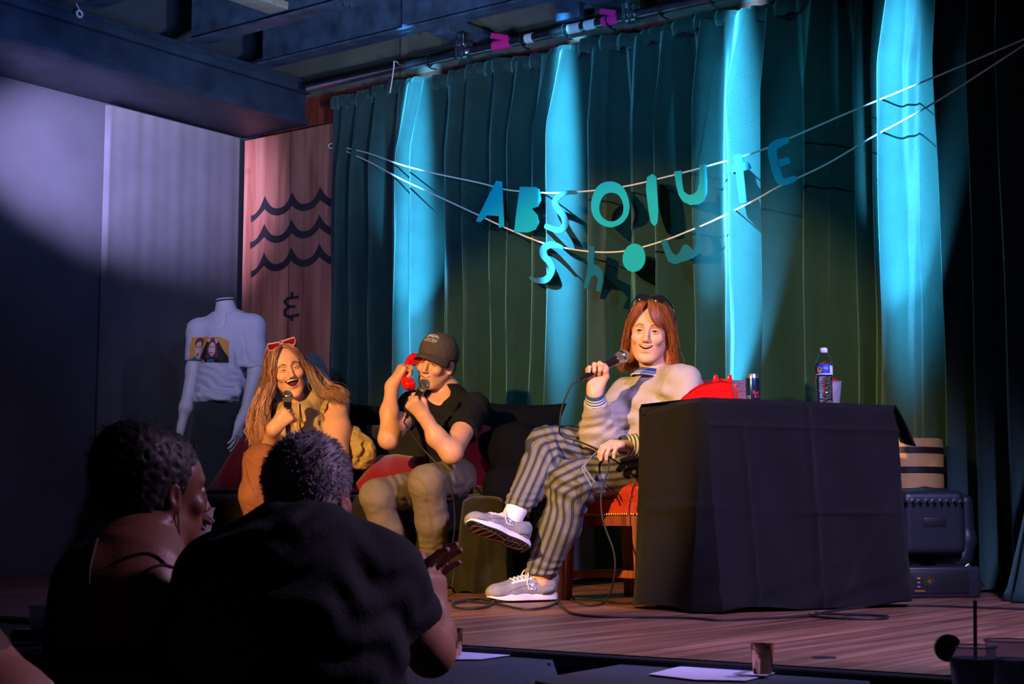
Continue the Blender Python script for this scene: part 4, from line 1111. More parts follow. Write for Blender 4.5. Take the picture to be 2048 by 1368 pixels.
def stripe_mat(name):
    m = bpy.data.materials.new(name); m.use_nodes = True; nt = m.node_tree; L = nt.links; b = nt.nodes['Principled BSDF']
    at = nt.nodes.new('ShaderNodeAttribute'); at.attribute_name = 'stripe'
    mm = nt.nodes.new('ShaderNodeMath'); mm.operation = 'MULTIPLY'; mm.inputs[1].default_value = 1 / .030; L.new(at.outputs['Fac'], mm.inputs[0])
    fr = nt.nodes.new('ShaderNodeMath'); fr.operation = 'FRACT'; L.new(mm.outputs[0], fr.inputs[0])
    cr = nt.nodes.new('ShaderNodeValToRGB'); cr.color_ramp.interpolation = 'CONSTANT'; e = cr.color_ramp.elements
    e[0].position = 0; e[0].color = (.035, .04, .055, 1); e[1].position = .34; e[1].color = (.27, .25, .18, 1)
    for p_, c in ((.40, (.07, .075, .085, 1)), (.46, (.22, .205, .155, 1)), (.54, (.10, .11, .12, 1)), (.60, (.27, .25, .18, 1)), (.68, (.10, .10, .11, 1)), (.74, (.22, .205, .155, 1)), (.80, (.07, .075, .085, 1)), (.86, (.27, .25, .18, 1)), (.92, (.035, .04, .055, 1))):
        k = e.new(p_); k.color = c
    L.new(fr.outputs[0], cr.inputs[0]); L.new(cr.outputs[0], b.inputs['Base Color']); b.inputs['Roughness'].default_value = .9
    n = nt.nodes.new('ShaderNodeTexNoise'); n.inputs['Scale'].default_value = 260; bp_ = nt.nodes.new('ShaderNodeBump'); bp_.inputs['Strength'].default_value = .3; bp_.inputs['Distance'].default_value = .01
    tc = nt.nodes.new('ShaderNodeTexCoord'); L.new(tc.outputs['Object'], n.inputs[0]); L.new(n.outputs[0], bp_.inputs['Height']); L.new(bp_.outputs[0], b.inputs['Normal'])
    MATS[name] = m
stripe_mat('striped_cotton')

# ------------------------------------------------------------------ heads
def face_y(x, z, w=1.):
    """rough depth of the face surface in head space"""
    return .0955 - 13 * x * x - (abs(z + .045) * .10)
class Head:
    def __init__(s, o, fwd, up=(0, 0, 1), sc=1., smile=.5, gap=.002, mw=.026, eye=.4, jaw=1., fem=False, cheek=1., lw=.85):
        s.lw = lw
        s.R = frame(fwd, up); s.o = Vector(o); s.sc = sc; s.smile = smile; s.gap = gap; s.mw = mw; s.eye = eye; s.jaw = jaw; s.fem = fem; s.ck = cheek
    def W(s, p): return s.o + s.R @ (Vector(p) * s.sc)
    def lip(s, upper, n=9, dy=0., drop=0.):
        out = []; mz = -.0655 - drop
        for i in range(n):
            u = 2 * i / (n - 1) - 1; x = u * s.mw
            arc = s.smile * .011 * u * u
            z = mz + arc + (1 - u * u) * (s.gap / 2 if upper else -s.gap / 2) * (1 if upper else 1)
            out.append((x, face_y(x, z) - .0025 + dy - s.smile * .004 * u * u, z))
        return out
    def add(s, f, neck=True):
        f.at(s.R, s.o, s.sc); j = s.jaw
        f.ell((0, -.018, .038), (.0765, .096, .086), k=.01)
        f.ell((0, .028, .030), (.066, .062, .060), k=.03)
        f.ell((0, .018, -.028), (.0590 * (1 + j) / 2, .070, .080), k=.03)
        f.ell((0, .030, -.078), (.046 * j, .050, .034), k=.03)
        f.ell((0, .068 , -.1035 - s.gap * .45), (.021 * j, .018, .015), k=.022)
        for q in (-1, 1):
            f.cone((q * .052 * j, -.004, -.046), (q * .024 * j, .056, -.098), .016, .015, .03)
            f.ell((q * .040, .062 + .002 * s.smile, -.030 + .004 * s.smile), (.024, .020, .021), k=.02)
            if s.smile > .4: f.ell((q * (.034), .072 + .002, -.034 + .003 * s.smile), (.015 * s.ck, .0125, .014), k=.014)
            f.cone((q * .012, .088, .026), (q * .046, .070, .024), .0085, .007, .016)
            f.ell((q * .0315, .092, .003), (.0165, .0135, .0105), k=.014, sub=True)
        # nose
        f.chain([(0, .088, .014), (0, .098, -.010), (0, .108, -.032)], [.0075, .0085, .0098], .010)
        f.ell((0, .109, -.035), (.0105, .0095, .0090), k=.006)
        for q in (-1, 1):
            f.ell((q * .0118, .099, -.039), (.0068, .0085, .0068), k=.006)
            f.ell((q * .0065, .106, -.0465), (.0034, .005, .003), k=.003, sub=True)
        # mouth mound, opening and lips
        f.ell((0, .062, -.066), (.032, .030, .026), k=.02)
        f.chain(s.lip(True), [v * s.lw for v in (.0018, .0028, .0034, .0038, .0034, .0038, .0034, .0028, .0018)], .004)
        f.chain(s.lip(False), [v * s.lw for v in (.0018, .0032, .0042, .0048, .0050, .0048, .0042, .0032, .0018)], .004)
        if s.gap > .004:
            for i in range(-4, 5):
                u = i / 4.6; x = u * s.mw
                f.ell((x, face_y(x, -.066) + .001, -.0655 + s.smile * .011 * u * u), (s.mw * .2, .026, max(.0012, s.gap * .46 * (1 - u * u))), k=.002, sub=True)
        if s.gap <= .004:
            f.chain([(x, y + .0048, z) for x, y, z in s.lip(True, dy=0)], [.0012] * 9, .003, sub=True)
        f.cone((-.018, .087, -.0865 - s.gap * .3), (.018, .087, -.0865 - s.gap * .3), .0035, .0035, .008, sub=True)
        if s.smile > .4:
            for q in (-1, 1): f.chain([(q * .018, .1005, -.038), (q * .030, .0915, -.054), (q * .0345, .0835, -.070)], [.002, .0026, .0018], .007, sub=True)
        # eyelids
        for q in (-1, 1):
            zu, zl = .0035 + .0050 * s.eye, -.0035 - .0025 * s.eye
            for z, dz, r in ((zu, .0030, .0030), (zl, -.0022, .0026)):
                f.chain([(q * .0175, .0815, 0.000), (q * .0245, .0868, z), (q * .0325, .0880, z + dz * .4), (q * .0400, .0835, z * .8), (q * .0455, .0745, -.0005)], [.0022, r, r, r, .0022], .004)
            if s.eye <= .15: f.ell((q * .0315, .0755, .001), (.0135, .0125, .0118), k=.004)
        # ears
        for q in (-1, 1):
            Re = Matrix.Rotation(q * -.30, 3, 'Z')
            f.ell((q * .0810, -.010, -.008), (.0075, .019, .032), Re, k=.006)
            f.ell((q * .0880, -.004, -.004), (.0050, .011, .020), Re, k=.004, sub=True)
            f.cone((q * .074, .004, -.012), (q * .078, .003, -.034), .006, .007, .006)
        f.at()
    def regions(s, V, Q):
        """material index per face: 0 skin, 1 lips, 2 mouth inside"""
        C = V[Q].mean(1); L = (C - np.array(s.o)) @ np.array(s.R) / s.sc
        idx = np.zeros(len(Q), int)
        def near(pts, r):
            m = np.zeros(len(L), bool)
            P_ = np.array(pts)
            for i in range(len(P_) - 1):
                a, b = P_[i], P_[i + 1]; ab = b - a; t = np.clip(((L - a) @ ab) / (ab @ ab), 0, 1)
                m |= np.linalg.norm(L - a - t[:, None] * ab, axis=1) < r
            return m
        lipm = near(s.lip(True)[1:-1], .0050 * s.lw) | near(s.lip(False)[1:-1], .0062 * s.lw)
        lipm &= L[:, 1] > .07
        idx[lipm] = 1
        if s.gap > .004:
            u = L[:, 0] / s.mw; zc = -.0655 + s.smile * .011 * u * u
            ins = (np.abs(u) < .97) & (np.abs(L[:, 2] - zc) < s.gap * .5 * (1 - u * u) + .0005) & (L[:, 1] < face_y(L[:, 0], -.066) - .0085) & (L[:, 1] > .05)
            idx[ins] = 2
        else:
            u = L[:, 0] / s.mw
            zc = -.0655 + s.smile * .011 * u * u
            idx[(np.abs(u) < .95) & (np.abs(L[:, 2] - zc) < .0014) & (L[:, 1] > .074) & (L[:, 1] < .105)] = 2
        return idx
    def extras(s, par, brow='brow_light', teeth=True, gaze=(0, 1, 0), lash=.0011):
        W = s.W
        for q in (-1, 1):
            c = Vector((q * .0315, .0765, .001)); g = Vector(gaze).normalized(); g = (g + Vector((q * .02, 0, 0))).normalized()
            e = MB(); e.lathe([(.0123 * sin(a), .0123 * cos(a)) for a in [pi * i / 14 for i in range(15)]], (0, 0, 0), 20, g, ms=[2, 2, 1] + [0] * 11 if 0 else [1, 1, 1, 0, 0, 0, 0, 0, 0, 0, 0, 0, 0, 0])
            e.v = [tuple(W(c + Vector(v))) for v in e.v]
            if s.eye > .15: e.build('eye', ['eye_white', 'iris'], par)
            zu = .0035 + .0050 * s.eye; zl = -.0030 - .0025 * s.eye
            l = MB(); up = [(q * .0180, .0858, 0.0015), (q * .0245, .0908, zu - .0022), (q * .0325, .0918, zu - .0012), (q * .0400, .0868, zu - .0030), (q * .0462, .0775, .0002)]
            if s.eye <= .15: up = [(q * .0185, .0862, -.0022), (q * .0245, .0908, .0010), (q * .0320, .0918, .0022), (q * .0395, .0870, .0008), (q * .0455, .0778, -.0030)]
            l.tube([W(p_) for p_ in spline(up, 4)], [lash * s.sc * (.5 + sin(pi * min(1, .15 + i / 17))) for i in range(17)], 6); l.build('eyelashes', 'lash', par)
            b_ = MB()
            bz = .0205 + .002 * s.smile
            for k in range(70):
                u = random.random(); x = .013 + .036 * u; zz = bz + .006 * sin(pi * min(1, u * 1.15)) - .002 * u + random.uniform(-.0022, .0022) * (1.2 - u)
                y = .1010 - 9.0 * x * x
                p0 = Vector((q * x, y, zz)); p1 = p0 + Vector((q * .006, -.0015, .0022 * (1 - 1.6 * u)))
                b_.tube([W(p0), W(p0 * .5 + p1 * .5 + Vector((0, .0006, 0))), W(p1)], [.0011 * s.sc, .0010 * s.sc, .0003 * s.sc], 4)
            b_.build('eyebrow', brow, par)
        if teeth and s.gap > .004:
            t = MB(); n = 11; rows = []
            hh = min(s.gap * .5, .0125)
            for zz in (0, -hh):
                row = []
                for i in range(n):
                    u = 2 * i / (n - 1) - 1; x = u * s.mw * .84; a = s.smile * .011 * u * u; top = -.0655 + a + (1 - u * u) * s.gap / 2 + .001
                    row.append(W((x, face_y(x, -.066) - .0055, top + zz * (1 - .5 * u * u))))
                rows.append(row)
            t.grid(rows); t.build('teeth', 'teeth', par, solid=.002)
            for k in range(-3, 4):
                pass

def fhand(f, o, R, sc=1., side=1, curl=(70, 80, 50), spread=.04, thumb='wrap', curls=None, k=.006):
    """adds a hand to field f. frame R: +y from wrist towards the fingers, +z back of the hand, +x towards the thumb (side=1) """
    o = Vector(o)
    W = lambda p_: o + R @ (Vector((p_[0] * side, p_[1], p_[2])) * sc)
    def cone(a, b, ra, rb, kk=k): f.cone(W(a), W(b), ra * sc, rb * sc, kk * sc)
    cone((0, -.025, 0), (0, .012, 0), .0255, .025, .012)
    for x, r in ((-.027, .0135), (-.010, .0150), (.008, .0155), (.024, .0150)):
        cone((x * .55, .008, -.002), (x, .078, 0), .017, r, .014)
    cone((.018, .014, -.012), (.026, .050, -.012), .016, .013, .014)
    bases = [(.028, .083), (.0095, .089), (-.010, .085), (-.0275, .075)]; lens = [(.040, .024, .020), (.044, .028, .021), (.041, .026, .020), (.032, .020, .018)]
    rad = [.0095, .0098, .0092, .0082]
    for i, ((bx, by), L, r) in enumerate(zip(bases, lens, rad)):
        c = curls[i] if curls else curl; a = 0; p0 = Vector((bx, by, 0.0)); yaw = (1.5 - i) * spread
        pts = [p0]
        for j in range(3):
            a += radians(c[j]); d = Vector((sin(yaw), cos(a) * cos(yaw), -sin(a))); p0 = p0 + d * L[j]; pts.append(p0)
        for j in range(3): cone(pts[j], pts[j + 1], r * (1.06 - .09 * j), r * (1.0 - .10 * j), .0035)
        f.ell(W(pts[1]), (r * 1.08 * sc,) * 3, k=.003)
    if thumb == 'wrap': tp = [(.026, .018, -.012), (.040, .048, -.026), (.030, .074, -.046), (.010, .082, -.056)]
    elif thumb == 'up': tp = [(.026, .018, -.010), (.044, .050, -.016), (.046, .082, -.022), (.036, .106, -.028)]
    elif thumb == 'side': tp = [(.026, .016, -.006), (.048, .042, -.012), (.054, .070, -.018), (.052, .094, -.024)]
    else: tp = thumb
    for j, (ra, rb) in enumerate(((.0165, .0125), (.012, .0112), (.011, .0088))): cone(tp[j], tp[j + 1], ra, rb, .006)
    return W

def fist(f, G, T, y, side, sc=1., curl=(80, 92, 58), thumb=None, a=(0, .070, -.030)):
    """hand closed round a rod through G whose thumb end points along T; y runs from wrist to knuckles. returns the wrist"""
    y = Vector(y).normalized(); T = Vector(T); T = (T - y * T.dot(y)).normalized(); x = T * side; z = x.cross(y)
    R = Matrix((x, y, z)).transposed(); o = Vector(G) - R @ (Vector(a) * sc)
    fhand(f, o, R, sc, side, curl, thumb=thumb or [(.024, .018, -.012), (.040, .048, -.026), (.036, .078, -.042), (.016, .092, -.054)])
    return o - R @ Vector((0, .02, 0)) * sc
def limb_stripe2(V, chains):
    """planar stripes running along each limb; the nearest limb wins, thigh and shin blend at the knee"""
    best = np.full(len(V), 1e9); out = np.zeros(len(V))
    for joint, ends in chains:
        J = np.array(joint); D = []; S = []
        for e, r in ends:
            E = np.array(e); ab = E - J; L = np.linalg.norm(ab); t = np.clip(((V - J) @ ab) / (L * L), 0, 1)
            D.append(np.linalg.norm(V - J - t[:, None] * ab, axis=1) - r); d = ab / L; v = np.cross(d, (0.12, 1, 0)); v /= np.linalg.norm(v)
            S.append(((V - J) @ v) * (1 if len(S) == 0 else -1))
        w = 1 / (1 + np.exp(-(D[1] - D[0]) / .020)); dm = np.minimum(D[0], D[1]); m = dm < best
        out[m] = (w * S[0] + (1 - w) * S[1])[m]; best[m] = dm[m]
    return out
def limb_stripe(V, segs, ref=(0, 0, 1)):
    """distance round the limb, for cloth stripes running along it"""
    best = np.full(len(V), 1e9); out = np.zeros(len(V)); n0 = None
    acc = 0
    for a, b, r in segs:
        a, b = np.array(a), np.array(b); ab = b - a; L = np.linalg.norm(ab); d = ab / L
        t = np.clip(((V - a) @ ab) / (L * L), 0, 1); w = V - a - t[:, None] * ab; dist = np.linalg.norm(w, axis=1) - r
        u = np.cross(d, ref); u /= np.linalg.norm(u); v = np.cross(d, u)
        ang = np.arctan2(w @ v, w @ u); m = dist < best
        out[m] = (ang * r)[m]; best[m] = dist[m]
    return out
def folds(amp, fr, seed, dirv=None, st=1.):
    def fn(X, Y, Z):
        if dirv is not None:
            d = np.array(Vector(dirv).normalized()); s_ = X * d[0] + Y * d[1] + Z * d[2]
            X2, Y2, Z2 = X - s_ * d[0] * (1 - st), Y - s_ * d[1] * (1 - st), Z - s_ * d[2] * (1 - st)
        else: X2, Y2, Z2 = X, Y, Z
        n = vnoise(X2 * fr, Y2 * fr, Z2 * fr, seed)
        return amp * (np.abs(n) * 2 - .6)
    return fn
def creases(c, d, wl, amp, rad, seed=0):
    """ring creases near a joint"""
    c = np.array(Vector(c)); d = np.array(Vector(d).normalized())
    def fn(X, Y, Z):
        x, y, z = X - c[0], Y - c[1], Z - c[2]
        s_ = x * d[0] + y * d[1] + z * d[2]
        w = np.exp(-(x * x + y * y + z * z) / (rad * rad))
        return amp * np.sin(s_ * 2 * pi / wl + 1.6 * np.sin((x * 9.1 + y * 7.3 - z * 8.2) * 3 + seed)) * w
    return fn

def strands(name, mt, par, guides, n, r=.0016, jit=.006, seg=14, tip=.35, waves=0., wl=.05, seed=1, sides=4, matfn=None, mats=None):
    """locks of hair: random blends of neighbouring guide lines"""
    rr = random.Random(seed); q = MB(); G = [spline(g, 6) for g in guides]
    def at(g, t):
        x = t * (len(g) - 1); i = min(int(x), len(g) - 2); return g[i].lerp(g[i + 1], x - i)
    for k in range(n):
        gi = rr.random() * (len(G) - 1); i = min(int(gi), len(G) - 2); w = gi - i
        off = Vector((rr.gauss(0, 1), rr.gauss(0, 1), rr.gauss(0, 1))) * jit; ph = rr.uniform(0, 6.28); L = rr.uniform(.82, 1.04); wa = waves * rr.uniform(.5, 1.4)
        pts = []; rad = []
        for s_ in range(seg):
            t = min(1, L * s_ / (seg - 1)); p_ = at(G[i], t).lerp(at(G[i + 1], t), w)
            p_ = p_ + off * (.45 + t) + Vector((sin(ph + t * 30 * .05 / wl), cos(ph * 1.3 + t * 26 * .05 / wl), .3 * sin(ph + t * 21))) * wa * t
            pts.append(p_); rad.append(r * (1 - (1 - tip) * t ** 2) * rr.uniform(.9, 1.1) if s_ < seg - 1 else r * .15)
        q.tube(pts, rad, sides, m=(matfn(k) if matfn else 0), cap=False)
    return q.build(name, mats or mt, par)

def mic(label, head_c, axis, blk=1., cable_pts=None, sc=1.):
    """hand microphone: axis points from tail to grille"""
    ax = Vector(axis).normalized(); hc = Vector(head_c)
    t = thing('microphone', label, 'microphone', hc)
    q = MB(); q.lathe([(0, .025), (.012, .022), (.020, .014), (.0245, .004), (.0255, -.006), (.0245, -.016), (.020, -.030)], hc, 24, ax); q.build('grille', 'mic_grille', t)
    q = MB(); q.lathe([(.0258, -.008), (.0265, -.006), (.0265, -.001), (.0258, .001)], hc, 24, ax); q.build('grille_ring', 'clamp_steel', t)
    q = MB(); q.lathe([(.019, -.028), (.020, -.034), (.0175, -.06), (.0125, -.165), (.012, -.180), (.009, -.182), (.0085, -.20), (0, -.20)], hc, 20, ax); q.build('handle', 'gloss_black' if blk else 'black_plastic', t)
    tail = hc - ax * .198
    if cable_pts:
        q = MB(); q.tube(spline([tail, tail - ax * .03] + [Vector(p_) for p_ in cable_pts], 8), .0036, 8); q.build('cable', 'rubber', t)
    return t, tail

# ================================================================== person in striped trousers (right)
hd = P(1299, 667, 6.45)
t = thing('person', 'person with auburn hair, grey sweatshirt and striped trousers, cross-legged on the red stool', 'person', Vector((.42, 6.38, 0)))
H1 = Head(hd, (-.20, -1, -.02), (.10, .02, 1), 1.02, smile=1.1, gap=.0135, mw=.028, eye=.58, jaw=1.0, lw=.85)
RSh, LSh = P(1256, 790, 6.56), P(1364, 768, 6.30)
RE, RW = P(1197, 868, 6.34), P(1190, 778, 6.22)
LE, LW = P(1385, 885, 6.18), P(1262, 890, 6.10)
mic1_head = P(1247, 712, 6.20); ax1 = (mic1_head - P(1166, 756, 6.17)).normalized()
f = Field(.0024); H1.add(f)
nk = P(1312, 755, 6.47)
f.cone(H1.W((0, -.02, -.06)), nk, .054, .056, .02); f.cone(nk, P(1316, 790, 6.46), .056, .075, .02)
f.cone(P(1316, 800, 6.46), P(1322, 900, 6.45), .10, .11, .04)
RW = fist(f, mic1_head - ax1 * .125, ax1, (.02, .10, 1), -1, .98)
f.chain([P(1316, 800, 6.46), RSh, RE, RW], [.06, .05, .040, .027], .03)
f.chain([P(1316, 800, 6.46), LSh, LE, LW], [.06, .05, .040, .027], .03)
# fist round the mic: fingers point away from camera / wrap
ha = (P(1196, 742, 6.19))       # grip centre on the mic axis
yd = (Vector((-.30, -.25, .55))).normalized()
Rr = frame((-.05, -.10, 1), (-.50, -.86, 0))

RhL = frame(P(1222, 886, 6.02) - P(1262, 890, 6.10), (-.25, -.45, .85))
fhand(f, P(1256, 891, 6.09), RhL, .95, side=1, curl=(28, 38, 30), thumb='up')
V, Q = f.mesh(); mi = H1.regions(V, Q)
mesh_np('body', V, Q, ['skin_fair', 'lips', 'mouth_dark'], t, matidx=mi)
H1.extras(t, 'brow_light', gaze=(.10, 1, -.02))
# sweatshirt
f = Field(.005)
ch = P(1312, 830, 6.45)
f.cone(P(1312, 778, 6.46), P(1318, 830, 6.44), .095, .135, .05); f.cone(P(1318, 830, 6.44), P(1325, 905, 6.42), .150, .155, .05)
f.cone(P(1310, 785, 6.47), RSh + Vector((0, 0, -.01)), .075, .070, .05); f.cone(P(1322, 770, 6.45), LSh, .070, .074, .05)
eR = (RE - RW).normalized(); f.chain([RSh, RE, RW + eR * .045], [.074, .073, .047], .035)
f.chain([LSh, LE, P(1275, 890, 6.12)], [.076, .078, .045], .035)
f.ell(P(1200, 858, 6.33), (.075, .075, .075), k=.03)
f.warp(folds(.0022, 5, 3)); f.warp(creases(RE, (0, 0, 1), .045, .006, .12, 1)); f.warp(creases(P(1255, 840, 6.36), (.5, 0, -1), .06, .008, .13, 4)); f.warp(creases(P(1350, 830, 6.28), (.9, .2, -.5), .07, .010, .16, 6)); f.warp(creases(P(1300, 800, 6.32), (.7, 0, .8), .09, .007, .14, 3))
f.cone(P(1305, 735, 6.44), P(1310, 762, 6.45), .064, .062, .008, sub=True)
f.cutsphere(RW + eR * .038, -eR, .08)
f.cutsphere(P(1268, 890, 6.117), P(1262, 890, 6.10) - P(1290, 890, 6.12), .07)
f.half(P(1320, 918, 6.4), (0, 0, -1))
sdf_obj('sweatshirt', f, 'sweat_grey', t)
def bands(name, a, b, r0, r1, par, sq=1.):
    a, b = Vector(a), Vector(b); d = (b - a); L = d.length; q = MB(); prof = []; ms = []
    bn = [(0, .16, 1), (.16, .24, 0), (.24, .36, 1), (.36, .44, 0), (.44, .56, 1), (.56, .64, 0), (.64, .74, 1), (.74, 1, 0)]
    for u0, u1, m in bn:
        prof.append(((r0 + (r1 - r0) * u0) + (.0008 if m == 0 else 0), u0 * L)); ms.append(m)
    prof.append((r1, L)); ms.append(0); prof.append((r1 - .006, L)); prof.append((r1 - .007, L - .01)); ms.append(0)
    q.lathe(prof, a, 28, d, ms=ms); return q.build(name, ['band_blue', 'band_white'], par)
bands('cuff', RW + eR * .052, RW - eR * .008, .046, .035, t)
bands('cuff', P(1276, 890, 6.12), P(1241, 890, 6.092), .046, .035, t)
q = MB()
cc = P(1306, 752, 6.44); cr_ = frame((-.15, -1, .3), (.22, .25, 1))
prof = [(.062, .030, 0), (.068, .018, 0), (.0725, .012, 1), (.0755, .009, 0), (.079, .004, 1), (.0815, .001, 0), (.085, -.004, 1), (.088, -.008, 0)]
rows = [[cc + cr_ @ Vector((r * 1.02 * cos(a), r * .95 * sin(a), z - .014 * (sin(a)) - .006)) for a in [2 * pi * i / 40 for i in range(40)]] for r, z, m in prof]
for i in range(len(rows) - 1): q.grid([rows[i], rows[i + 1]], m=prof[i][2], closed_u=True)
q.build('collar', ['band_blue', 'band_white'], t, solid=.005)
# trousers
RHp, LHp = P(1300, 905, 6.52), P(1335, 930, 6.36)
RK, RA = P(1094, 893, 6.36), P(1040, 1005, 6.17)
LK, LA = P(1150, 962, 6.16), P(1082, 1140, 6.30)
f = Field(.005)
f.cone(P(1318, 905, 6.45), P(1322, 940, 6.42), .125, .13, .05)
f.cone(RHp, RK, .098, .078, .035); f.chain([RK, (RK + RA) / 2 + Vector((.02, 0, 0)), RA], [.080, .078, .056], .03)
f.cone(LHp, LK, .098, .080, .035); f.chain([LK, (LK + LA) / 2 + Vector((.01, 0, 0)), LA], [.082, .076, .062], .03)
f.warp(folds(.003, 4, 12)); f.warp(creases(P(1125, 905, 6.3), (1, 0, .6), .05, .008, .13, 2)); f.warp(creases(LK, (.8, 0, 1), .055, .008, .12, 5)); f.warp(creases(RA, (.2, 0, 1), .03, .006, .07, 3)); f.warp(creases(LA, (.2, 0, 1), .035, .007, .09, 3))
f.cutsphere(P(1036, 1016, 6.165), P(1030, 1030, 6.16) - P(1045, 990, 6.18), .09)
f.cutsphere(P(1081, 1147, 6.30), (0, 0, -1), .10)
V, Q = f.mesh()
st = limb_stripe2(V, [(RK, [(RHp, .10), (RA, .078)]), (LK, [(LHp, .10), (LA, .08)])])
mesh_np('trousers', V, Q, 'striped_cotton', t, attrs={'stripe': st})
q = MB(); q.tube(spline([P(1200, 898, 6.15), P(1170, 930, 6.03), P(1178, 948, 6.02), P(1190, 965, 6.02)], 5), .0035, 8); q.tube(spline([P(1170, 930, 6.03), P(1165, 938, 6.02), P(1183, 972, 6.02)], 5), .0035, 8); q.build('drawstring', 'shoe_mesh', t)
# socks and shoes
f = Field(.004); f.cone(P(1040, 1004, 6.17), P(1018, 1048, 6.14), .044, .041, .01)
f.cutsphere(P(1040, 1008, 6.17), (.4, 0, 1), .07)
sdf_obj('sock', f, 'sock_white', t)
f = Field(.004); f.cone(P(1082, 1140, 6.30), P(1080, 1165, 6.30), .040, .040, .01); lab(sdf_obj('ankle', f, 'skin_fair', t), 'bare ankle')
def trainer(par, heel, R, L=.30, sc=1., dark=False, letter=True, flip=1):
    """heel: centre of the heel on the ground plane of the shoe; R: +y towards toe, +z up, x to its right"""
    W = lambda x, y, z: Vector(heel) + R @ (Vector((x, y, z)) * sc)
    f = Field(.0036).at(R, Vector(heel), sc)
    f.ell((0, .03, .052), (.040, .050, .038), k=.02); f.cone((0, .01, .060), (0, .00, .085), .034, .036, .02)
    f.cone((0, .04, .055), (.002, .17, .040), .043, .040, .03); f.cone((.002, .17, .038), (.004, .235, .034), .043, .036, .02)
    f.ell((.004, .232, .036), (.043, .045, .026), k=.02); f.cone((0, .06, .085), (0, .135, .062), .026, .024, .03)
    f.cone((0, .005, .095), (0, .05, .115), .026, .022, .01, sub=True)
    f.half((0, 0, .024), (0, 0, -1), k=.002)
    f.at(); V_, Q_ = f.mesh(); mesh_np('shoe_upper', V_, Q_, 'shoe_dark' if dark else 'shoe_grey', par)
    bv = BVHTree.FromPolygons([tuple(v) for v in V_], [tuple(int(i) for i in p_) for p_ in Q_])
    def top(x, y, up=.002):
        h_ = bv.ray_cast(W(x, y, .3), -(R @ Vector((0, 0, 1)))); return (h_[0] if h_[0] is not None else W(x, y, .08)) + R @ Vector((0, 0, up * sc))
    def sidep(s_, y, z, out=.002):
        h_ = bv.ray_cast(W(s_ * .2, y, z), -(R @ Vector((s_, 0, 0)))); return (h_[0] if h_[0] is not None else W(s_ * .045, y, z)) + R @ Vector((s_ * out * sc, 0, 0))
    def outline(g=0., zf=lambda y: 0):
        pts = []
        for i in range(40):
            a = 2 * pi * i / 40; y = .122 - .150 * cos(a) - 0; s_ = sin(a)
            w = .040 + .006 * sin((y + .03) / .30 * pi * 1.2 - .4) - .010 * max(0, 1 - abs(y - .10) / .06)
            pts.append(((w + g) * (abs(s_) ** .55) * (1 if s_ > 0 else -1) + .002, y - g * cos(a), zf(y)))
        return pts
    toe = lambda y: .012 * max(0, (y - .20) / .07) ** 1.6
    lv = [(-.004, lambda y: .002 + toe(y)), (.002, lambda y: .006 + toe(y)), (.003, lambda y: .016 + toe(y)), (.001, lambda y: .030 + toe(y) * .8), (-.004, lambda y: .034 + toe(y) * .7)]
    b1 = MB(); b1.grid([[W(*p_) for p_ in outline(g, z)] for g, z in lv[1:]], closed_u=True); o1 = [W(*p_) for p_ in outline(*lv[-1])]; b1.add(o1, [tuple(range(40))])
    so = b1.build('midsole', 'sole_white', par)
    b2 = MB(); b2.grid([[W(*p_) for p_ in outline(g, z)] for g, z in lv[:2]], closed_u=True); b2.add([W(*p_) for p_ in outline(*lv[0])], [tuple(range(39, -1, -1))])
    for k in range(13):
        y = -.015 + .0215 * k
        if .10 < y < .135: continue
        w = .034 if y > .1 else .030
        b2.box(W(.002, y, .001 + toe(y)), (w * 1.85 * sc, .012 * sc, .007 * sc), R, bev=.001)
    b2.build('tread', 'sole_black', so)
    if not dark:
        b3 = MB()
        b3.tube([W(.002 + x, y, -.002 + toe(y)) for x, y in [(-.024, .235), (-.028, .19), (-.022, .14), (-.010, .10), (-.020, .06), (-.018, .02), (0, -.002), (.018, .02), (.020, .06), (.012, .10), (.024, .14), (.028, .19), (.022, .235), (0, .252)]], .0022 * sc, 6, closed=True)
        for y in (.155, .185, .215): b3.tube([W(-.026, y, -.002), W(.028, y + .012, -.002 + toe(y))], .002 * sc, 6)
        lab(b3.build('tread_inlay', 'sole_brown', so), 'copper brown sole inlay')
        # side overlays and the letter
        b4 = MB()
        for s_ in (-1, 1):
            b4 = MB()
            b4.grid([[sidep(s_, .0 + .060 * u, z - .012 * u, .0015) for u in [i / 6 for i in range(7)]] for z in (.036, .048, .060)])
            b4.build('heel_panel', 'shoe_mesh', par, solid=.002)
        b5 = MB(); b5.grid([[top(x * (1 - .35 * abs(v - .4)), .170 + .062 * v, .0012) for x in [(-.026 + .0052 * i) for i in range(11)]] for v in [j / 5 for j in range(6)]])
        b5.build('toe_mesh', 'shoe_mesh', par)
        if letter:
            for s_ in (-1, 1):
                def nfn(x, y, s_=s_, o_=.0): return sidep(s_, .105 + x, .058 + y, .003 + o_)
                fr_ = MB(); fr_.add([nfn(x, y, s_, -.001) for x, y in ((-.017, -.012), (.013, -.012), (.017, .012), (-.013, .012))], [(0, 1, 2, 3)]); fr_.build('letter_patch', 'sole_white', par, smooth=False, solid=.002)
                text_on('N', 'shoe_letter', 'band_blue', par, lambda x, y, s_=s_: nfn(x * (1 if s_ > 0 else -1), y, s_, .0012), .018, .021)
    lc = MB()
    for k in range(6):
        y = .080 + .018 * k
        lc.tube(spline([top(-.024, y, .001), top(-.012, y + .004, .003), top(.0, y + .006, .004), top(.012, y + .004, .003), top(.024, y, .001)], 3), .0032 * sc, 6)
        if k: lc.tube(spline([top(-.022, y, .002), top(0, y - .009, .006), top(.022, y - .018, .002)], 3), .0028 * sc, 6)
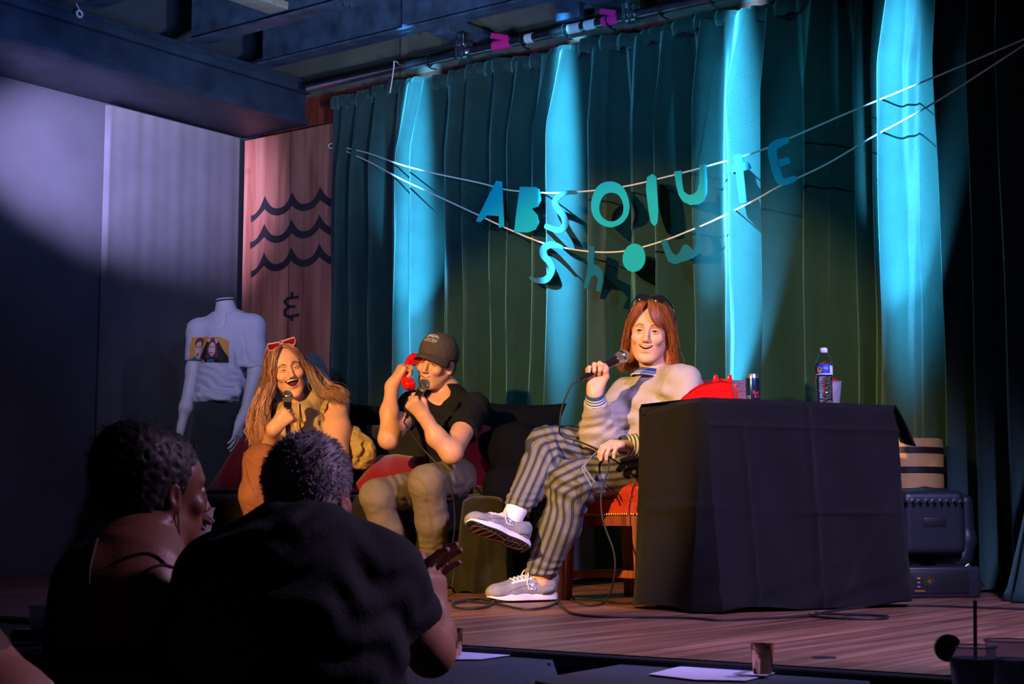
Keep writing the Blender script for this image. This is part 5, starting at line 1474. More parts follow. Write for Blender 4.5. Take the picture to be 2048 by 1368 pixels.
    for s_ in (-1, 1):
        c0 = top(0, .078, .006)
        up_ = R @ Vector((0, 0, 1)); rx = R @ Vector((1, 0, 0)); ry = R @ Vector((0, 1, 0))
        lc.tube(spline([c0, c0 + (rx * s_ * .020 - ry * .008 + up_ * .014) * sc, c0 + (rx * s_ * .046 + ry * .006 + up_ * .006) * sc, c0 + (rx * s_ * .034 + ry * .016 + up_ * .0) * sc, c0 + ry * .004], 5), .0030 * sc, 6)
        lc.tube(spline([c0, c0 + (rx * s_ * .018 + ry * .026 + up_ * .006) * sc, sidep(s_, .125, .062, .004)], 5), .0030 * sc, 6)
    bx = MB()
    for s_ in (-1, 1):
        bx = MB(); bx.grid([[top(s_ * (.0235 + .008 * v), .070 + .115 * u, .0012) for u in [i / 10 for i in range(11)]] for v in (0, .5, 1)]); bx.build('lace_panel', 'shoe_dark' if dark else 'band_white', par, solid=.0018)
        bx = MB(); bx.tube([sidep(s_, .205 - .125 * u, .040 + .030 * sin(pi * u * .5), .0012) for u in [i / 12 for i in range(13)]], .0016 * sc, 5); bx.build('overlay_seam', 'shoe_mesh' if not dark else 'sole_white', par)
    lc.build('laces', 'lace', par)
    tg = MB(); tg.box(top(0, .058, .008), (.040 * sc, .008 * sc, .044 * sc), R @ Matrix.Rotation(-.5, 3, 'X'), bev=.004 * sc); tg.build('tongue', 'shoe_mesh' if not dark else 'shoe_dark', par)
    return so
# raised foot: toe to the left and slightly to the camera, sole tipped to the camera
fy = (P(935, 1050, 6.02) - P(1038, 1092, 6.16)).normalized()
Rf = frame(fy, (.05, .50, .86))
trainer(t, P(1046, 1096, 6.14), Rf, sc=.99)
Rg = frame((-.88, -.45, 0), (0, 0, 1))
hl = P(1100, 1203, 6.33); hl.z = .003
trainer(t, hl, Rg, sc=1.0)
# hair
f = Field(.004).at(H1.R, H1.o, H1.sc)
f.ell((0, -.030, .048), (.088, .098, .086), k=.02); f.ell((0, -.045, -.01), (.084, .072, .09), k=.03)
f.cone((.066, -.02, .0), (.075, -.022, -.105), .026, .020, .03); f.cone((-.066, -.02, .0), (-.084, -.025, -.115), .030, .026, .03)
f.cone((0, -.08, -.03), (0, -.07, -.11), .05, .035, .04)
f.ell((0, .085, -.02), (.070, .075, .095), k=.012, sub=True); f.half((0, 0, -.135), (0, 0, -1))
f.at(); f.warp(folds(.002, 22, 8, H1.R @ Vector((0, 0, 1)), .15)); sdf_obj('hair', f, 'hair_auburn', t)
def hg(L, H=H1): return [[H.W(p_) for p_ in g] for g in L]
side = lambda q, w=1.: [[(q * .01, -.02, .134), (q * .055, .02, .112), (q * .080, .036, .045), (q * (.084 + .008 * w), .028, -.02), (q * (.088 + .012 * w), .010, -.075), (q * (.080 + .02 * w), .004, -.125)],
        [(q * .01, -.05, .136), (q * .062, -.02, .112), (q * .090, -.01, .04), (q * .096, -.012, -.03), (q * (.098 + .01 * w), -.02, -.10), (q * (.10 + .02 * w), -.02, -.150)],
        [(q * .01, -.08, .128), (q * .06, -.07, .10), (q * .088, -.06, .03), (q * .092, -.05, -.04), (q * .088, -.05, -.11), (q * .095, -.05, -.155)],
        [(0, -.10, .115), (q * .04, -.12, .07), (q * .055, -.125, .0), (q * .055, -.11, -.06), (q * .05, -.10, -.12), (q * .05, -.10, -.16)]]
for q_, w_ in ((1, .6), (-1, 1.3)):
    strands('hair_lock', 'hair_auburn', t, hg(side(q_, w_)), 1100, .0012, .0055, waves=.004, seed=3 + q_)
strands('fringe', 'hair_auburn', t, hg([[(.012, -.01, .138), (.030, .045, .126), (.056, .072, .085), (.072, .062, .045), (.078, .050, .004)], [(.012, -.01, .138), (.026, .055, .122), (.048, .082, .085), (.066, .074, .050), (.072, .060, .018)], [(.012, -.01, .138), (.018, .060, .120), (.032, .088, .090), (.050, .092, .060), (.062, .082, .028)]]), 420, .0012, .003, seed=8)
strands('fringe', 'hair_auburn', t, hg([[(.012, -.01, .138), (.006, .060, .126), (-.002, .096, .092), (-.018, .104, .052), (-.042, .094, .026)], [(.012, -.01, .138), (-.004, .060, .126), (-.016, .094, .090), (-.034, .098, .048), (-.056, .082, .020)], [(.012, -.01, .138), (-.014, .050, .128), (-.034, .084, .088), (-.054, .082, .050), (-.070, .064, .024)], [(.012, -.01, .138), (-.026, .030, .130), (-.056, .066, .090), (-.074, .058, .045), (-.084, .045, .005)], [(.012, -.02, .138), (-.036, .010, .130), (-.070, .040, .090), (-.086, .040, .035), (-.092, .03, -.02)]]), 800, .0012, .0035, seed=9)
# sunglasses on top of the head
sg = MB(); rr_ = H1
for s_ in (-1, 1):
    sg.tube([rr_.W((s_ * .033 + .028 * cos(a), .046 - .010 * sin(a), .139 + .012 * sin(a))) for a in [2 * pi * i / 24 for i in range(24)]], .0040, 8, closed=True)
    sg.add([rr_.W((s_ * .033 + .027 * cos(a), .046 - .010 * sin(a), .139 + .0115 * sin(a))) for a in [2 * pi * i / 24 for i in range(24)]], [tuple(range(24))])
    sg.tube(spline([rr_.W((s_ * .061, .044, .138)), rr_.W((s_ * .082, .0, .118)), rr_.W((s_ * .094, -.04, .085)), rr_.W((s_ * .092, -.07, .06))], 5), .0032, 8)
sg.tube([rr_.W((-.008, .048, .139)), rr_.W((.008, .048, .139))], .004, 8)
tag(sg.build('sunglasses', 'gloss_black'), 'black oval sunglasses pushed up on the auburn hair', 'sunglasses')
cb = [P(1140, 775, 6.16), P(1124, 815, 6.18), P(1119, 850, 6.2), P(1124, 872, 6.24), P(1160, 884, 6.2), P(1205, 905, 6.08), P(1218, 930, 6.0), P(1203, 985, 6.0), P(1206, 1040, 6.0), P(1228, 1105, 6.0), P(1229, 1150, 6.02), P(1221, 1185, 6.1), PZ(1208, 1205, .006), PZ(1180, 1211, .006), PZ(1152, 1203, .006), PZ(1145, 1197, .006), PZ(1200, 1200, .006), PZ(1250, 1207, .006), PZ(1302, 1203, .006)]
mic('black microphone raised in the fist of the person in the sweatshirt', mic1_head, ax1, 1, cb)

# ================================================================== man in the cap
t = thing('person', 'man in a dark cap and black t-shirt on the sofa, holding a red handset', 'person', Vector((-.33, 7.6, 0)))
hd2 = P(873, 727, 7.60)
H2 = Head(hd2, (-.50, -1, -.10), (.20, -.10, 1), 1.03, smile=.95, gap=.003, mw=.027, eye=.16, jaw=1.04)
nk = P(893, 780, 7.66); RSh, LSh = P(826, 812, 7.62), P(949, 815, 7.50)
RE, RW = P(777, 878, 7.38), P(805, 782, 7.36)
LE, LW = P(903, 905, 7.20), P(847, 823, 7.22)
f = Field(.0025); H2.add(f)
f.cone(H2.W((0, -.02, -.06)), nk, .056, .060, .02); f.cone(nk, P(895, 815, 7.66), .060, .08, .03)
f.cone(P(895, 820, 7.66), P(915, 920, 7.74), .10, .12, .04)
ha_, hb_ = P(826, 720, 7.55), P(818, 768, 7.46); hmid = (ha_ + hb_) / 2; hax = (ha_ - hb_).normalized(); bow = Vector((-.75, -.5, -.15)).normalized() * .030
RW = fist(f, hmid + bow * .9, hax, (.42, .05, .75), -1, 1.0, curl=(70, 82, 50))
m2 = P(849, 768, 7.12); ax2 = (m2 - P(822, 818, 7.20)).normalized()
LW = fist(f, m2 - ax2 * .105, ax2, (-.62, -.35, .72), 1, 1.0)
f.chain([P(892, 815, 7.64), RSh, RE + Vector((0, .0, 0)), (RE + RW) / 2 + Vector((-.004, 0, 0)), RW], [.06, .058, .044, .040, .027], .03)
f.chain([P(895, 815, 7.62), LSh, LE, (LE + LW) / 2 + Vector((-.01, 0, -.006)), LW], [.06, .060, .048, .043, .028], .03)
V, Q = f.mesh(); mesh_np('body', V, Q, ['skin_warm', 'lips', 'mouth_dark'], t, matidx=H2.regions(V, Q)); H2.extras(t, 'brow_dark', gaze=(.2, 1, -.25), lash=.0014)
f = Field(.0045)
f.chain([P(893, 802, 7.66), P(900, 840, 7.68), P(918, 930, 7.76)], [.098, .150, .150], .05)
f.cone(P(888, 806, 7.66), RSh + Vector((.005, 0, -.01)), .072, .075, .05); f.cone(P(898, 806, 7.64), LSh + Vector((.0, 0, -.012)), .070, .066, .05)
Lc = LSh + (LE - LSh) * .50; Rc = RSh + (RE - RSh) * .42
f.cone(LSh, LSh + (LE - LSh) * .58, .070, .076, .04, flat=2); f.cone(RSh, RSh + (RE - RSh) * .5, .068, .066, .04, flat=2)
f.warp(folds(.002, 5, 31)); f.warp(creases(P(925, 870, 7.55), (.8, 0, .6), .06, .008, .15, 2)); f.warp(creases(P(890, 890, 7.6), (.2, 0, 1), .06, .007, .14, 7))
f.cone(P(876, 783, 7.56), P(880, 796, 7.60), .062, .056, .008, sub=True)
f.cutsphere(Lc + (LE - LSh).normalized() * .015, LE - LSh, .115); f.cutsphere(Rc + (RE - RSh).normalized() * .01, RE - RSh, .11)
f.half(P(918, 948, 7.7), (0, 0, -1)); sdf_obj('tshirt', f, 'tee_black', t)
# trousers
Hp = P(930, 955, 7.80); RHp, LHp = P(905, 968, 7.78), P(950, 955, 7.72)
RK, RA = P(753, 992, 7.30), P(805, 1125, 7.52); LK, LA = P(853, 966, 7.22), P(868, 1118, 7.44)
f = Field(.0045)
f.cone(P(915, 940, 7.78), P(945, 955, 7.72), .12, .125, .05)
f.cone(RHp, RK, .105, .078, .03); f.chain([RK, P(775, 1060, 7.38), RA], [.074, .074, .055], .02)
f.cone(LHp, LK, .110, .084, .03); f.chain([LK, P(864, 1040, 7.30), LA], [.080, .076, .058], .02)
f.warp(folds(.0018, 6, 17)); f.warp(creases(LA + Vector((0, 0, .03)), (.15, 0, 1), .032, .007, .09, 1)); f.warp(creases(RA + Vector((0, 0, .03)), (.15, 0, 1), .032, .007, .09, 1)); f.warp(creases(P(880, 975, 7.35), (1, 0, .8), .05, .006, .11, 1)); f.warp(creases(P(790, 990, 7.4), (1, 0, .8), .05, .006, .10, 3))
f.cutsphere(LA, LA - LK, .08); f.cutsphere(RA, RA - RK, .08)
sdf_obj('trousers', f, 'trouser_olive', t)
for A_, K_ in ((LA, LK), (RA, RK)):
    d = (A_ - K_).normalized(); q = MB(); q.lathe([(.056, -.038), (.0605, -.034), (.062, -.006), (.060, 0), (.050, -.002), (.048, -.03)], A_ + d * .006, 28, d); q.build('turned_cuff', 'trouser_olive', t)
f = Field(.004); f.cone(LA - Vector((0, 0, -.01)), P(868, 1150, 7.44), .040, .038, .01); sdf_obj('sock', f, 'sock_white', t)
f = Field(.004); f.cone(RA - Vector((0, 0, -.01)), P(808, 1150, 7.52), .038, .038, .01); sdf_obj('sock', f, 'shoe_dark', t)
h_ = P(885, 1170, 7.50); h_.z = .004
trainer(t, h_, frame((-.55, -.84, 0), (0, 0, 1)), sc=.98, dark=True)
h_ = P(822, 1170, 7.60); h_.z = .004
trainer(t, h_, frame((-.65, -.76, 0), (0, 0, 1)), sc=.98, dark=True)
# short hair and cap
f = Field(.004).at(H2.R, H2.o, H2.sc); f.ell((0, -.028, .034), (.0795, .092, .086), k=.01); f.ell((0, -.05, -.02), (.070, .055, .05), k=.03)
f.ell((0, .085, -.02), (.075, .090, .10), k=.008, sub=True); f.at(); sdf_obj('hair', f, 'hair_short', t)
cap = thing('cap', 'dark brown baseball cap with white wave and arch print', 'cap', H2.W((0, 0, .05)))
Rc_ = Matrix.Rotation(radians(-8), 3, 'X')
f = Field(.004).at(H2.R, H2.o, H2.sc); f.ell((0, -.016, .046), (.0895, .108, .098), k=.01); f.ell((0, .018, .062), (.074, .078, .076), k=.03)
f.half((0, 0, .026), (0, .10, -1)); f.ell((0, -.016, .036), (.083, .101, .088), k=.004, sub=True); f.at()
f.warp(folds(.0012, 14, 6)); sdf_obj('crown', f, 'cap_cloth', cap)
rows = []
for r_ in range(9):
    u = r_ / 8; row = []
    for i in range(21):
        a = radians(-78 + 156 * i / 20); x0 = .083 * sin(a); y0 = .098 * cos(a) * 1.0 - .010
        ex = .062 * max(0, cos(a)) ** .55 * u
        x = x0 * (1 + .06 * u); y = y0 + ex
        row.append(H2.W((x, y, .034 - .016 * u - 4.2 * x * x * (.35 + .9 * u) + .007 * sin(pi * u) + .012)))
    rows.append(row)
q = MB(); q.grid(rows); q.build('brim', 'cap_cloth', cap, solid=.004)
q = MB(); q.lathe([(0, .006), (.006, .004), (.008, 0)], H2.W((0, -.010, .1435)), 12, H2.R @ Vector((0, 0, 1))); q.build('top_button', 'cap_cloth', cap)
def on_cap(x, y, r=.0015):
    a = x / .082; th = .42 + y / .085   # angle above the band
    d = Vector((sin(a) * cos(th), cos(a) * cos(th), sin(th)))
    e = 1 / sqrt((d.x / .0895) ** 2 + (d.y / .108) ** 2 + (d.z / .098) ** 2)
    e2 = Vector((d.x * e, -.016 + d.y * e, .046 + d.z * e))
    # push to whichever of the two crown shapes is outermost
    b_ = Vector((d.x, d.y, d.z)); c0 = Vector((0, .034, .016)); best = e2
    A_ = np.array([1 / .074 ** 2, 1 / .078 ** 2, 1 / .076 ** 2]); dd = np.array(b_); cc_ = np.array((0, -.016 - .018, .046 - .062)); 
    qa = (A_ * dd * dd).sum(); qb = 2 * (A_ * dd * cc_).sum(); qc = (A_ * cc_ * cc_).sum() - 1; disc = qb * qb - 4 * qa * qc
    if disc > 0:
        s1 = (-qb + sqrt(disc)) / (2 * qa)
        if s1 > e: best = Vector((0, -.016, .046)) + b_ * s1
    return H2.W(best + b_ * (r + .006))
text_on('OUTER CREW', 'printed_word', 'cap_print', cap, lambda x, y: on_cap(-x + .006, y + .012), .013, .060)
q = MB()
def cs(pts, w=.0016): q.tube([on_cap(-x + .006, y) for x, y in pts], w, 6)
for rr2 in (.0125, .0065): cs([(.020 + rr2 * cos(a), .024 + rr2 * sin(a)) for a in [pi * i / 10 for i in range(11)]])
cs([(.004, .040), (-.002, .037), (.002, .032), (-.003, .028), (.004, .025)]); cs([(.001, .043), (.001, .022)], .0012)
for k in range(3): cs([(-.026 + .003 * k, .024 + .004 * k), (-.021, .027 + .004 * k), (-.019, .031 + .004 * k), (-.015, .026 + .004 * k), (-.010, .032 + .004 * k)])
q.build('printed_emblem', 'cap_print', cap)
# handset
a_, b_ = ha_, hb_
t2 = thing('telephone_handset', 'glossy red telephone handset held to the ear of the man in the cap', 'handset', b_)
ay = (a_ - b_).normalized(); mid = (a_ + b_) / 2
f = Field(.003)
A_, B_ = mid + ay * .080, mid - ay * .080
f.chain([A_, mid + ay * .06 + bow * .8, mid + bow, mid - ay * .06 + bow * .8, B_], [.018, .015, .014, .015, .018], .015)
for c_ in (A_, B_): f.cone(c_ - bow * .5, c_ + bow * .15, .031, .027, .012, flat=1)
sdf_obj('grip', f, 'red_plastic', t2)
for c_, n_ in ((A_, 'earpiece'), (B_, 'mouthpiece')):
    q = MB(); q.lathe([(.029, .0), (.0315, .004), (.0315, .014), (.029, .018)], c_ - bow * .62, 26, bow); q.build(n_, 'red_plastic', t2)
cb = [P(812, 850, 7.16), P(824, 870, 7.1), P(848, 900, 7.02), P(880, 935, 7.0), P(900, 968, 7.0), P(909, 1020, 7.05), P(908, 1070, 7.08), P(900, 1110, 7.1), P(892, 1150, 7.1), PZ(888, 1192, .006), PZ(905, 1203, .006)]
mic('microphone held upright at the chin of the man in the cap', m2, ax2, 1, cb)

# ================================================================== laughing woman
t = thing('person', 'laughing woman with long wavy hair and khaki vest on the sofa, microphone in hand', 'person', Vector((-1.05, 8.0, 0)))
hd3 = P(574, 742, 7.72)
H3 = Head(hd3, (.28, -1, .02), (-.34, .10, 1), 1.04, smile=1.15, gap=.042, mw=.0335, eye=.08, jaw=.94, fem=True, cheek=1.2, lw=.75)
nk = P(592, 800, 7.80); RSh, LSh = P(548, 835, 7.86), P(668, 815, 7.84)
RE, RW = P(540, 905, 7.62), P(567, 858, 7.55); LE = P(672, 905, 7.66); LW = P(630, 930, 7.50)
f = Field(.0025); H3.add(f)
f.cone(H3.W((0, -.02, -.06)), nk, .050, .052, .02); f.cone(nk, P(605, 840, 7.84), .055, .09, .03)
f.cone(P(605, 845, 7.86), P(625, 940, 8.0), .12, .13, .04)
m3 = P(575, 791, 7.44); ax3 = Vector((-.02, -.10, 1)).normalized()
RW = fist(f, m3 - ax3 * .095, ax3, (.62, -.12, .62), -1, .96)
f.chain([P(604, 835, 7.86), RSh, RE, RW], [.07, .062, .050, .031], .03)
f.chain([P(608, 835, 7.86), LSh, P(672, 860, 7.76), LE, LW], [.07, .070, .072, .055, .034], .03)
fhand(f, LW, frame((-.8, -.3, -.1), (0, -.2, 1)), .95, side=1, curl=(20, 30, 20), thumb='side')
V, Q = f.mesh(); mesh_np('body', V, Q, ['skin_warm', 'lips_pink', 'mouth_dark'], t, matidx=H3.regions(V, Q)); H3.extras(t, 'brow_dark', lash=.0013)
f = Field(.0055)
f.chain([P(606, 832, 7.88), P(615, 870, 7.92), P(632, 945, 8.05)], [.125, .165, .165], .06)
f.cone(P(606, 832, 7.88), RSh + Vector((.01, 0, 0)), .09, .078, .05); f.cone(P(612, 828, 7.88), P(652, 815, 7.86), .09, .085, .05)
f.chain([P(552, 812, 7.80), P(575, 825, 7.72), P(606, 822, 7.72), P(630, 800, 7.78), P(622, 780, 7.86)], [.036, .040, .040, .044, .036], .02)
f.chain([P(560, 850, 7.76), P(575, 900, 7.78)], [.06, .07], .03); f.chain([P(625, 850, 7.74), P(640, 900, 7.78)], [.07, .08], .03)
for y in (850, 885, 920): f.cone(P(560, y, 7.70), P(662, y - 4, 7.70), .012, .012, .02, sub=True)
f.warp(folds(.0035, 6, 41)); sdf_obj('puffer_vest', f, 'vest_khaki', t)
q = MB(); rows = []
q = MB(); q.tube([P(597, 806, 7.668), P(600, 850, 7.655), P(606, 900, 7.69)], .004, 6); q.build('zip', 'brass', t)
rows = []
for i in range(6):
    row = []
    for k in range(41):
        a = 2 * pi * k / 40; d_ = (P(682, 812, 7.80) - P(650, 806, 7.84)).normalized(); fr_ = frame(d_, (0, 0, 1))
        r_ = .084 + .010 * i / 5 + .010 * sin(a * 7 + 1) * (i / 5) ** 1.3
        row.append(P(655, 812, 7.84) + d_ * (.05 * i / 5 + .006 * sin(a * 11) * i / 5) + fr_ @ Vector((r_ * cos(a) * .95, 0, r_ * sin(a) * 1.05 - .02)))
    rows.append(row)
q = MB(); q.grid(rows); q.build('ruffled_sleeve', 'vest_khaki', t, solid=.003)
f = Field(.006); f.ell(P(722, 905, 7.75), (.075, .07, .085), k=.02); f.ell(P(702, 880, 7.80), (.07, .06, .07), k=.04); f.cone(P(735, 880, 7.7), P(715, 935, 7.70), .014, .01, .02, sub=True); f.warp(folds(.006, 9, 2)); lab(sdf_obj('vest_tail', f, 'vest_khaki', t), 'puffy bunched vest hem')
# legs in brown boots
Kn, An = P(524, 925, 7.36), P(518, 1080, 7.42)
f = Field(.005); f.cone(P(600, 965, 8.0), Kn, .11, .082, .04); f.chain([Kn, P(512, 990, 7.36), An], [.084, .075, .055], .03); f.cone(P(650, 965, 8.0), P(640, 960, 7.5), .11, .08, .04); f.chain([P(640, 960, 7.5), P(640, 1090, 7.55)], [.08, .05], .03)
f.warp(folds(.003, 6, 9)); sdf_obj('suede_boots', f, 'boot_suede', t)
q = MB(); q.tube(spline([P(488, 905, 7.32), P(494, 950, 7.29), P(508, 985, 7.28)], 6), .004, 6); q.build('boot_seam', 'sole_brown', t)
for px_, D_ in ((518, 7.42), (640, 7.55)):
    f = Field(.005); b0 = P(px_, 1100, D_); b0.z = .075; tp_ = b0 + Vector((.04, -.15, -.04))
    f.cone(P(px_, 1080, D_), b0, .050, .045, .02); f.cone(b0, tp_, .046, .034, .03); f.half((0, 0, .006), (0, 0, -1)); sdf_obj('boot_foot', f, 'boot_suede', t)
# hair
f = Field(.004).at(H3.R, H3.o, H3.sc); f.ell((0, -.030, .046), (.086, .098, .086), k=.02); f.ell((0, -.04, -.02), (.080, .075, .10), k=.03); f.ell((0, .090, -.015), (.066, .080, .092), k=.012, sub=True); f.at()
f.warp(folds(.002, 22, 8, H3.R @ Vector((0, 0, 1)), .15)); sdf_obj('hair', f, 'hair_brown', t)
Wd = H3.W
gl = [[Wd((.004, .040, .128)), Wd((.026, .078, .102)), Wd((.052, .080, .058)), Wd((.066, .062, .0)), P(549, 765, 7.68), P(536, 800, 7.66), P(530, 840, 7.66), P(540, 872, 7.64)],
      [Wd((.004, .0, .137)), Wd((.055, .02, .116)), Wd((.085, .010, .05)), P(533, 772, 7.70), P(518, 815, 7.68), P(512, 860, 7.66), P(520, 895, 7.62)],
      [Wd((.004, -.03, .137)), Wd((.060, -.01, .112)), Wd((.092, -.02, .03)), P(522, 775, 7.76), P(506, 820, 7.76), P(502, 860, 7.74), P(512, 885, 7.72)],
      [Wd((.004, -.07, .128)), Wd((.060, -.05, .100)), Wd((.090, -.05, .01)), P(530, 790, 7.84), P(520, 835, 7.84), P(528, 870, 7.82)]]
gr = [[Wd((-.004, .040, .128)), Wd((-.028, .076, .102)), Wd((-.056, .070, .055)), Wd((-.070, .055, .0)), P(616, 740, 7.70), P(626, 775, 7.70), P(640, 790, 7.70)],
      [Wd((-.004, .0, .137)), Wd((-.055, .02, .114)), Wd((-.084, .012, .04)), P(628, 748, 7.74), P(645, 782, 7.74), P(668, 790, 7.72), P(680, 802, 7.70)],
      [Wd((-.004, -.03, .137)), Wd((-.060, -.01, .110)), Wd((-.090, -.02, .02)), P(630, 742, 7.80), P(655, 768, 7.80), P(682, 778, 7.76), P(694, 800, 7.74)],
      [Wd((-.004, -.07, .128)), Wd((-.060, -.05, .10)), Wd((-.088, -.05, .0)), P(622, 758, 7.86), P(645, 790, 7.86), P(668, 810, 7.86)]]
def two(k): return 0
strands('hair_lock', None, t, gl, 1300, .0012, .0075, seg=15, waves=.007, wl=.05, seed=21, mats=['hair_brown', 'hair_tips'], matfn=lambda k: 1 if k % 5 < 2 else 0)
strands('hair_lock', None, t, gr, 1200, .0012, .0075, seg=15, waves=.007, wl=.05, seed=22, mats=['hair_brown', 'hair_tips'], matfn=lambda k: 1 if k % 4 == 0 else 0)
tg_ = [list(g[-4:]) for g in gl]
strands('hair_ends', 'hair_tips', t, tg_, 500, .0013, .012, seg=10, waves=.009, seed=23)
# pink sunglasses
tp = thing('sunglasses', 'pink framed sunglasses with dark red lenses on top of the laughing woman\'s head', 'sunglasses', Wd((0, .03, .15)))
for s_ in (-1, 1):
    ol = [(-.031, -.012), (-.026, .013), (.028, .017), (.032, .004), (.026, -.016), (-.022, -.018)]
    fr_ = lambda x, z, d=0: Wd((s_ * .036 + s_ * x, .062 + d - .010 * abs(x) * 8 * 0 + z * .55, .118 + z * .9 + .006))
    q = MB(); q.tube([fr_(*c) for c in ol], .0040, 8, closed=True); q.build('frame', 'sun_pink', tp)
    q = MB(); q.add([fr_(*c) for c in ol], [tuple(range(6))]); q.build('lens', 'lens_red', tp, smooth=False, solid=.002)
    q = MB(); q.tube([Wd((s_ * .068, .062, .128)), Wd((s_ * .084, .0, .100)), Wd((s_ * .086, -.05, .075))], .003, 6); q.build('temple', 'sun_pink', tp)
q = MB(); q.tube([Wd((-.008, .066, .126)), Wd((.008, .066, .126))], .0035, 6); q.build('bridge', 'sun_pink', tp)
mic('microphone held under the laughing woman\'s chin', m3, ax3, 1, [P(577, 900, 7.42), P(579, 940, 7.36), P(600, 1000, 7.3), P(640, 1080, 7.2), PZ(700, 1195, .006), PZ(860, 1203, .006)])
q = MB(); rc = P(578, 838, 7.478); q.tube([rc + Vector((.010 * cos(a), .010 * sin(a), 0)) for a in [2 * pi * i / 16 for i in range(16)]], .0022, 6, closed=True); q.lathe([(.006, 0), (.005, .003), (0, .004)], rc + Vector((0, -.011, 0)), 10, (0, -1, 0))
tag(q.build('finger_ring', 'ring_silver'), 'silver ring on the hand gripping the middle microphone' if 0 else 'silver ring on the laughing woman\'s finger', 'ring')

# ================================================================== mannequin
mc = P(447, 1150, 8.75); mc.z = 0
t = thing('mannequin', 'headless white mannequin in white t-shirt and black skirt, standing at the left', 'mannequin', mc)
D_ = 8.75; fw = Vector((-.10, -1, 0)).normalized()
f = Field(.005)
RSh, LSh = P(398, 662, D_ + .02), P(505, 655, D_ - .02)
f.cone(P(450, 603, D_), P(455, 645, D_), .052, .060, .02, flat=1); f.chain([P(455, 660, D_), P(448, 700, D_), P(445, 780, D_), P(443, 850, D_)], [.11, .115, .095, .13], .05, sq=((.1, 1, 0), .8))
f.chain([P(430, 655, D_), RSh, P(387, 740, D_), P(372, 815, D_ - .03), P(362, 862, D_ - .05)], [.06, .055, .040, .034, .022], .03)
f.chain([P(475, 650, D_), LSh, P(512, 740, D_ - .04), P(490, 830, D_ - .10), P(478, 850, D_ - .12)], [.06, .055, .042, .030, .022], .03)
fhand(f, P(362, 858, D_ - .05), frame((-.05, -.25, -1), (-.9, -.3, 0)), .95, side=1, curl=(18, 24, 18), thumb='side')
fhand(f, P(480, 845, D_ - .12), frame((-.12, -.2, -1), (.9, -.5, 0)), .95, side=-1, curl=(15, 22, 16), thumb='side')
sdf_obj('body', f, 'mannequin_white', t)
q = MB(); q.lathe([(0, .003), (.050, .003), (.053, 0), (.053, -.004)], P(450, 603, D_) + Vector((0, 0, .012)), 30, (-.10, .0, 1)); q.build('neck_plate', 'mannequin_white', t)
f = Field(.005)
tc_ = [(P(455, 655, D_), .115), (P(448, 705, D_), .135), (P(444, 760, D_), .128), (P(434, 800, D_), .132)]
f.chain([a for a, _ in tc_], [b for _, b in tc_], .05, sq=((.1, 1, 0), .85))
f.cone(P(440, 652, D_), RSh, .065, .066, .04); f.cone(P(468, 648, D_), LSh, .065, .070, .04)
f.cone(RSh, P(392, 715, D_), .066, .062, .03); f.cone(LSh, P(510, 728, D_ - .03), .070, .068, .03)
f.chain([P(400, 790, D_ - .10), P(440, 795, D_ - .12), P(475, 785, D_ - .09)], [.02, .024, .02], .03)
f.warp(folds(.003, 4, 51)); f.warp(creases(P(440, 775, D_ - .1), (.45, 0, 1), .045, .005, .16, 2)); f.warp(creases(P(480, 730, D_), (.9, 0, .5), .06, .008, .14, 3))
f.cutsphere(P(392, 722, D_), (0, 0, -1), .08); f.cutsphere(P(511, 736, D_ - .03), (.05, 0, -1), .085); f.half(P(440, 806, D_), (0, 0, -1))
f.cone(P(450, 615, D_), P(454, 642, D_ - .02), .062, .052, .01, sub=True)
f.cone(P(442, 625, D_ - .09), P(447, 648, D_ - .1), .03, .012, .01, sub=True)
sh = sdf_obj('tshirt', f, 'white_cloth', t)
# skirt
rows = []
for i in range(16):
    z = .03 + (P(440, 800, D_).z - .01 - .03) * i / 15; w = .185 - .055 * (i / 15) ** 1.5
    rows.append([Vector((P(437, 800, D_).x + .02 * (1 - i / 15), D_, z)) + Vector((w * cos(a) * 1.06, w * .8 * sin(a), 0)) * (1 + .05 * sin(a * 6) * (1 - i / 15)) for a in [2 * pi * k / 60 for k in range(60)]])
q = MB(); q.grid(rows, closed_u=True); q.build('skirt', 'black_skirt', t, solid=.004)
q = MB(); q.lathe([(0, .0), (.17, 0), (.17, .008), (0, .012)], Vector((mc.x, D_, 0)), 30); q.tube([Vector((mc.x, D_, .01)), P(443, 830, D_)], .018, 10); q.build('stand', 'pipe_steel', t)
